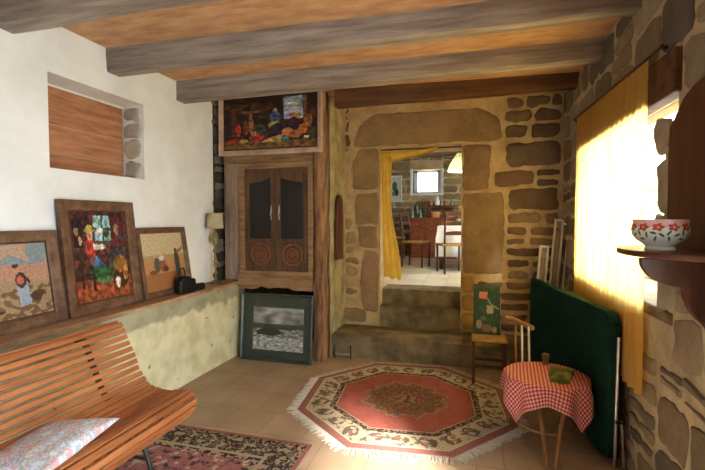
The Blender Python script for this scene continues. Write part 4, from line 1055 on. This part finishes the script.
for k, x in enumerate((-.76, -.46)):
    t = thing('wicker_basket', (x, 9.52, FZ + .891), ['woven basket on the sideboard top below the white jug', 'woven basket on the sideboard top at the end nearer the dining table'][k], 'basket')
    mb = MB(); mb.lathe([(.001, 0), (.10, 0), (.125, .12), (.13, .125), (.118, .12), (.09, .02), (.001, .02)], n=24); mb.build('bowl', M['basket'], t, local=True)

def wood_chair(loc, rz, label, seatm):
    t = thing('dining_chair', loc, label, 'chair', (0, 0, rz), 'chairs in the back room')
    for x, y in ((-.18, -.18), (.18, -.18)):
        mb = MB(); mb.tube([(x, y, 0), (x, y, .43)], .017, 8); mb.build('leg', M['chairwood'], t, local=True)
    for x in (-.17, .17):
        mb = MB(); mb.tube([(x, .20, 0), (x, .18, .43), (x * 1.02, .20, .70), (x * 1.03, .25, .95)], .017, 8); mb.build('leg', M['chairwood'], t, local=True)
    MB().box(-.21, .21, -.20, .20, .43, .465).build('seat', seatm, t, bevel=.01, local=True)
    for z, yy in ((.60, .195), (.75, .212), (.90, .24)):
        mb = MB(); mb.prism([(-.17, z)] + [(-.17 + .34 * k / 8, z + .045 + .02 * math.sin(k * PI / 8)) for k in range(9)] + [(.17, z)], yy - .008, yy + .008, lambda u, v, d: (u, d, v)); mb.build('back_slat', M['chairwood'], t, local=True)
    for y in (-.18, .19):
        mb = MB(); mb.tube([(-.17, y, .2), (.17, y, .2)], .010, 6); mb.build('stretcher', M['chairwood'], t, local=True)
    return t
c1 = wood_chair((-.93, 7.62, FZ), math.radians(75), 'dark wooden chair with pale seat turned side-on to the laid table', M['straw'])
dup(c1, (-.28, 6.90, FZ), (0, 0, math.radians(-160)), 'dark ladder-back chair at the near side of the laid table')
dup(c1, (-1.62, 9.30, FZ), (0, 0, math.radians(20)), 'dark wooden chair against the far wall beside the sideboard')
dt = thing('dining_table', (-.02, 7.7, FZ), 'dining table under a white cloth in the back room', 'table')
MB().box(-.52, .50, 7.28, 8.1, FZ + .70, FZ + .735).build('tabletop', M['redwood'], dt)
for x in (-.47, .45):
    for y in (7.34, 8.04): MB().box(x - .03, x + .03, y - .03, y + .03, FZ, FZ + .70).build('leg', M['chairwood'], dt)
mb = MB(); nn = 60
def tc(u, v):
    a = (u - .5) * 1.88; b = (v - .5) * 1.68; hx, hy = .525, .425; ex = max(0, abs(a) - hx); ey = max(0, abs(b) - hy)
    x = max(-hx, min(hx, a)) + math.copysign(.014 * math.sin(b * 18) + .018, a) * (ex > 0) * min(1, ex * 6); y = max(-hy, min(hy, b)) + math.copysign(.014 * math.sin(a * 18) + .018, b) * (ey > 0) * min(1, ey * 6)
    return (-.01 + x, 7.69 + y, FZ + .74 - max(ex, ey) * 1.25)
mb.grid(nn, nn, tc); tag(mb.build('tablecloth', M['tablecloth'], angle=2), 'white cloth hanging over the dining table in the back room', 'tablecloth')
lathe_thing('bread_basket', [(.001, 0), (.08, 0), (.11, .07), (.10, .07), (.07, .012), (.001, .012)], (-.38, 7.5, FZ + .742), M['basket'], 'small basket standing on the white dining table cloth', 'basket')
lathe_thing('glass_tumbler', [(.001, 0), (.028, 0), (.036, .11), (.033, .11), (.026, .008), (.001, .008)], (-.2, 7.42, FZ + .742), M['greenleaf_glass'], 'small glass tumbler on the white cloth beside the basket', 'glass')

# picture on the far wall and the pendant lamp
framed('picture_frame', (-1.70, 9.925, 1.92), (0, 0, 0), .30, .62, .03, 'narrow white-mounted plant picture on the far wall beyond the doorway', 'picture',
       [('e', .4, .6, .25, .2, (60, 110, 70)), ('e', .6, .35, .2, .15, (50, 60, 52)), ('e', .3, .3, .15, .1, (96, 130, 90))], lambda u, v: (206, 204, 194), M['whitepaint'], 20, 34, seed=30)
pn = thing('pendant_lamp', (-.155, 6.35, 2.20), 'white pendant lamp with green leaf pattern hanging in the back room', 'lamp')
mb = MB(); mb.lathe([(.17, 0), (.165, .03), (.13, .12), (.08, .20), (.04, .26), (.03, .28)], n=36, cap=False); mb.build('lamp_shade', M['lampglass'], pn, local=True, solid=.004)
mb = MB()
for k in range(12):
    az = k * PI / 6; 
    for j in range(3):
        z = .08 + .06 * j; r = .155 - .5 * (z - .05) + .006; a = az + j * .25
        q = [(r * math.cos(a + d), r * math.sin(a + d), z + e) for d, e in ((0, -.022), (.09, 0), (0, .022), (-.09, 0))]
        q = [(p[0] * (1 - .35 * (p[2] - z) / max(r, .01)), p[1] * (1 - .35 * (p[2] - z) / max(r, .01)), p[2]) for p in q]; mb.add(q, [(0, 1, 2, 3)])
mb.build('leaf_pattern', M['leafgreen'], pn, local=True)
mb = MB(); mb.tube([(0, 0, .28), (0, 0, .745)], .006, 8); mb.build('cord', M['iron'], pn, local=True)
MB().lathe([(.001, .04), (.03, .06), (.034, .09), (.018, .13), (.014, .16), (.001, .16)], n=16).build('bulb', M['bulb'], pn, local=True)
pl_d = bpy.data.lights.new('pendant_light', 'POINT'); pl_d.energy = 40; pl_d.color = (1, .8, .52); pl_d.shadow_soft_size = .05
pl_o = bpy.data.objects.new('pendant_light', pl_d); COL.objects.link(pl_o); pl_o.location = (-.155, 6.35, 2.22)
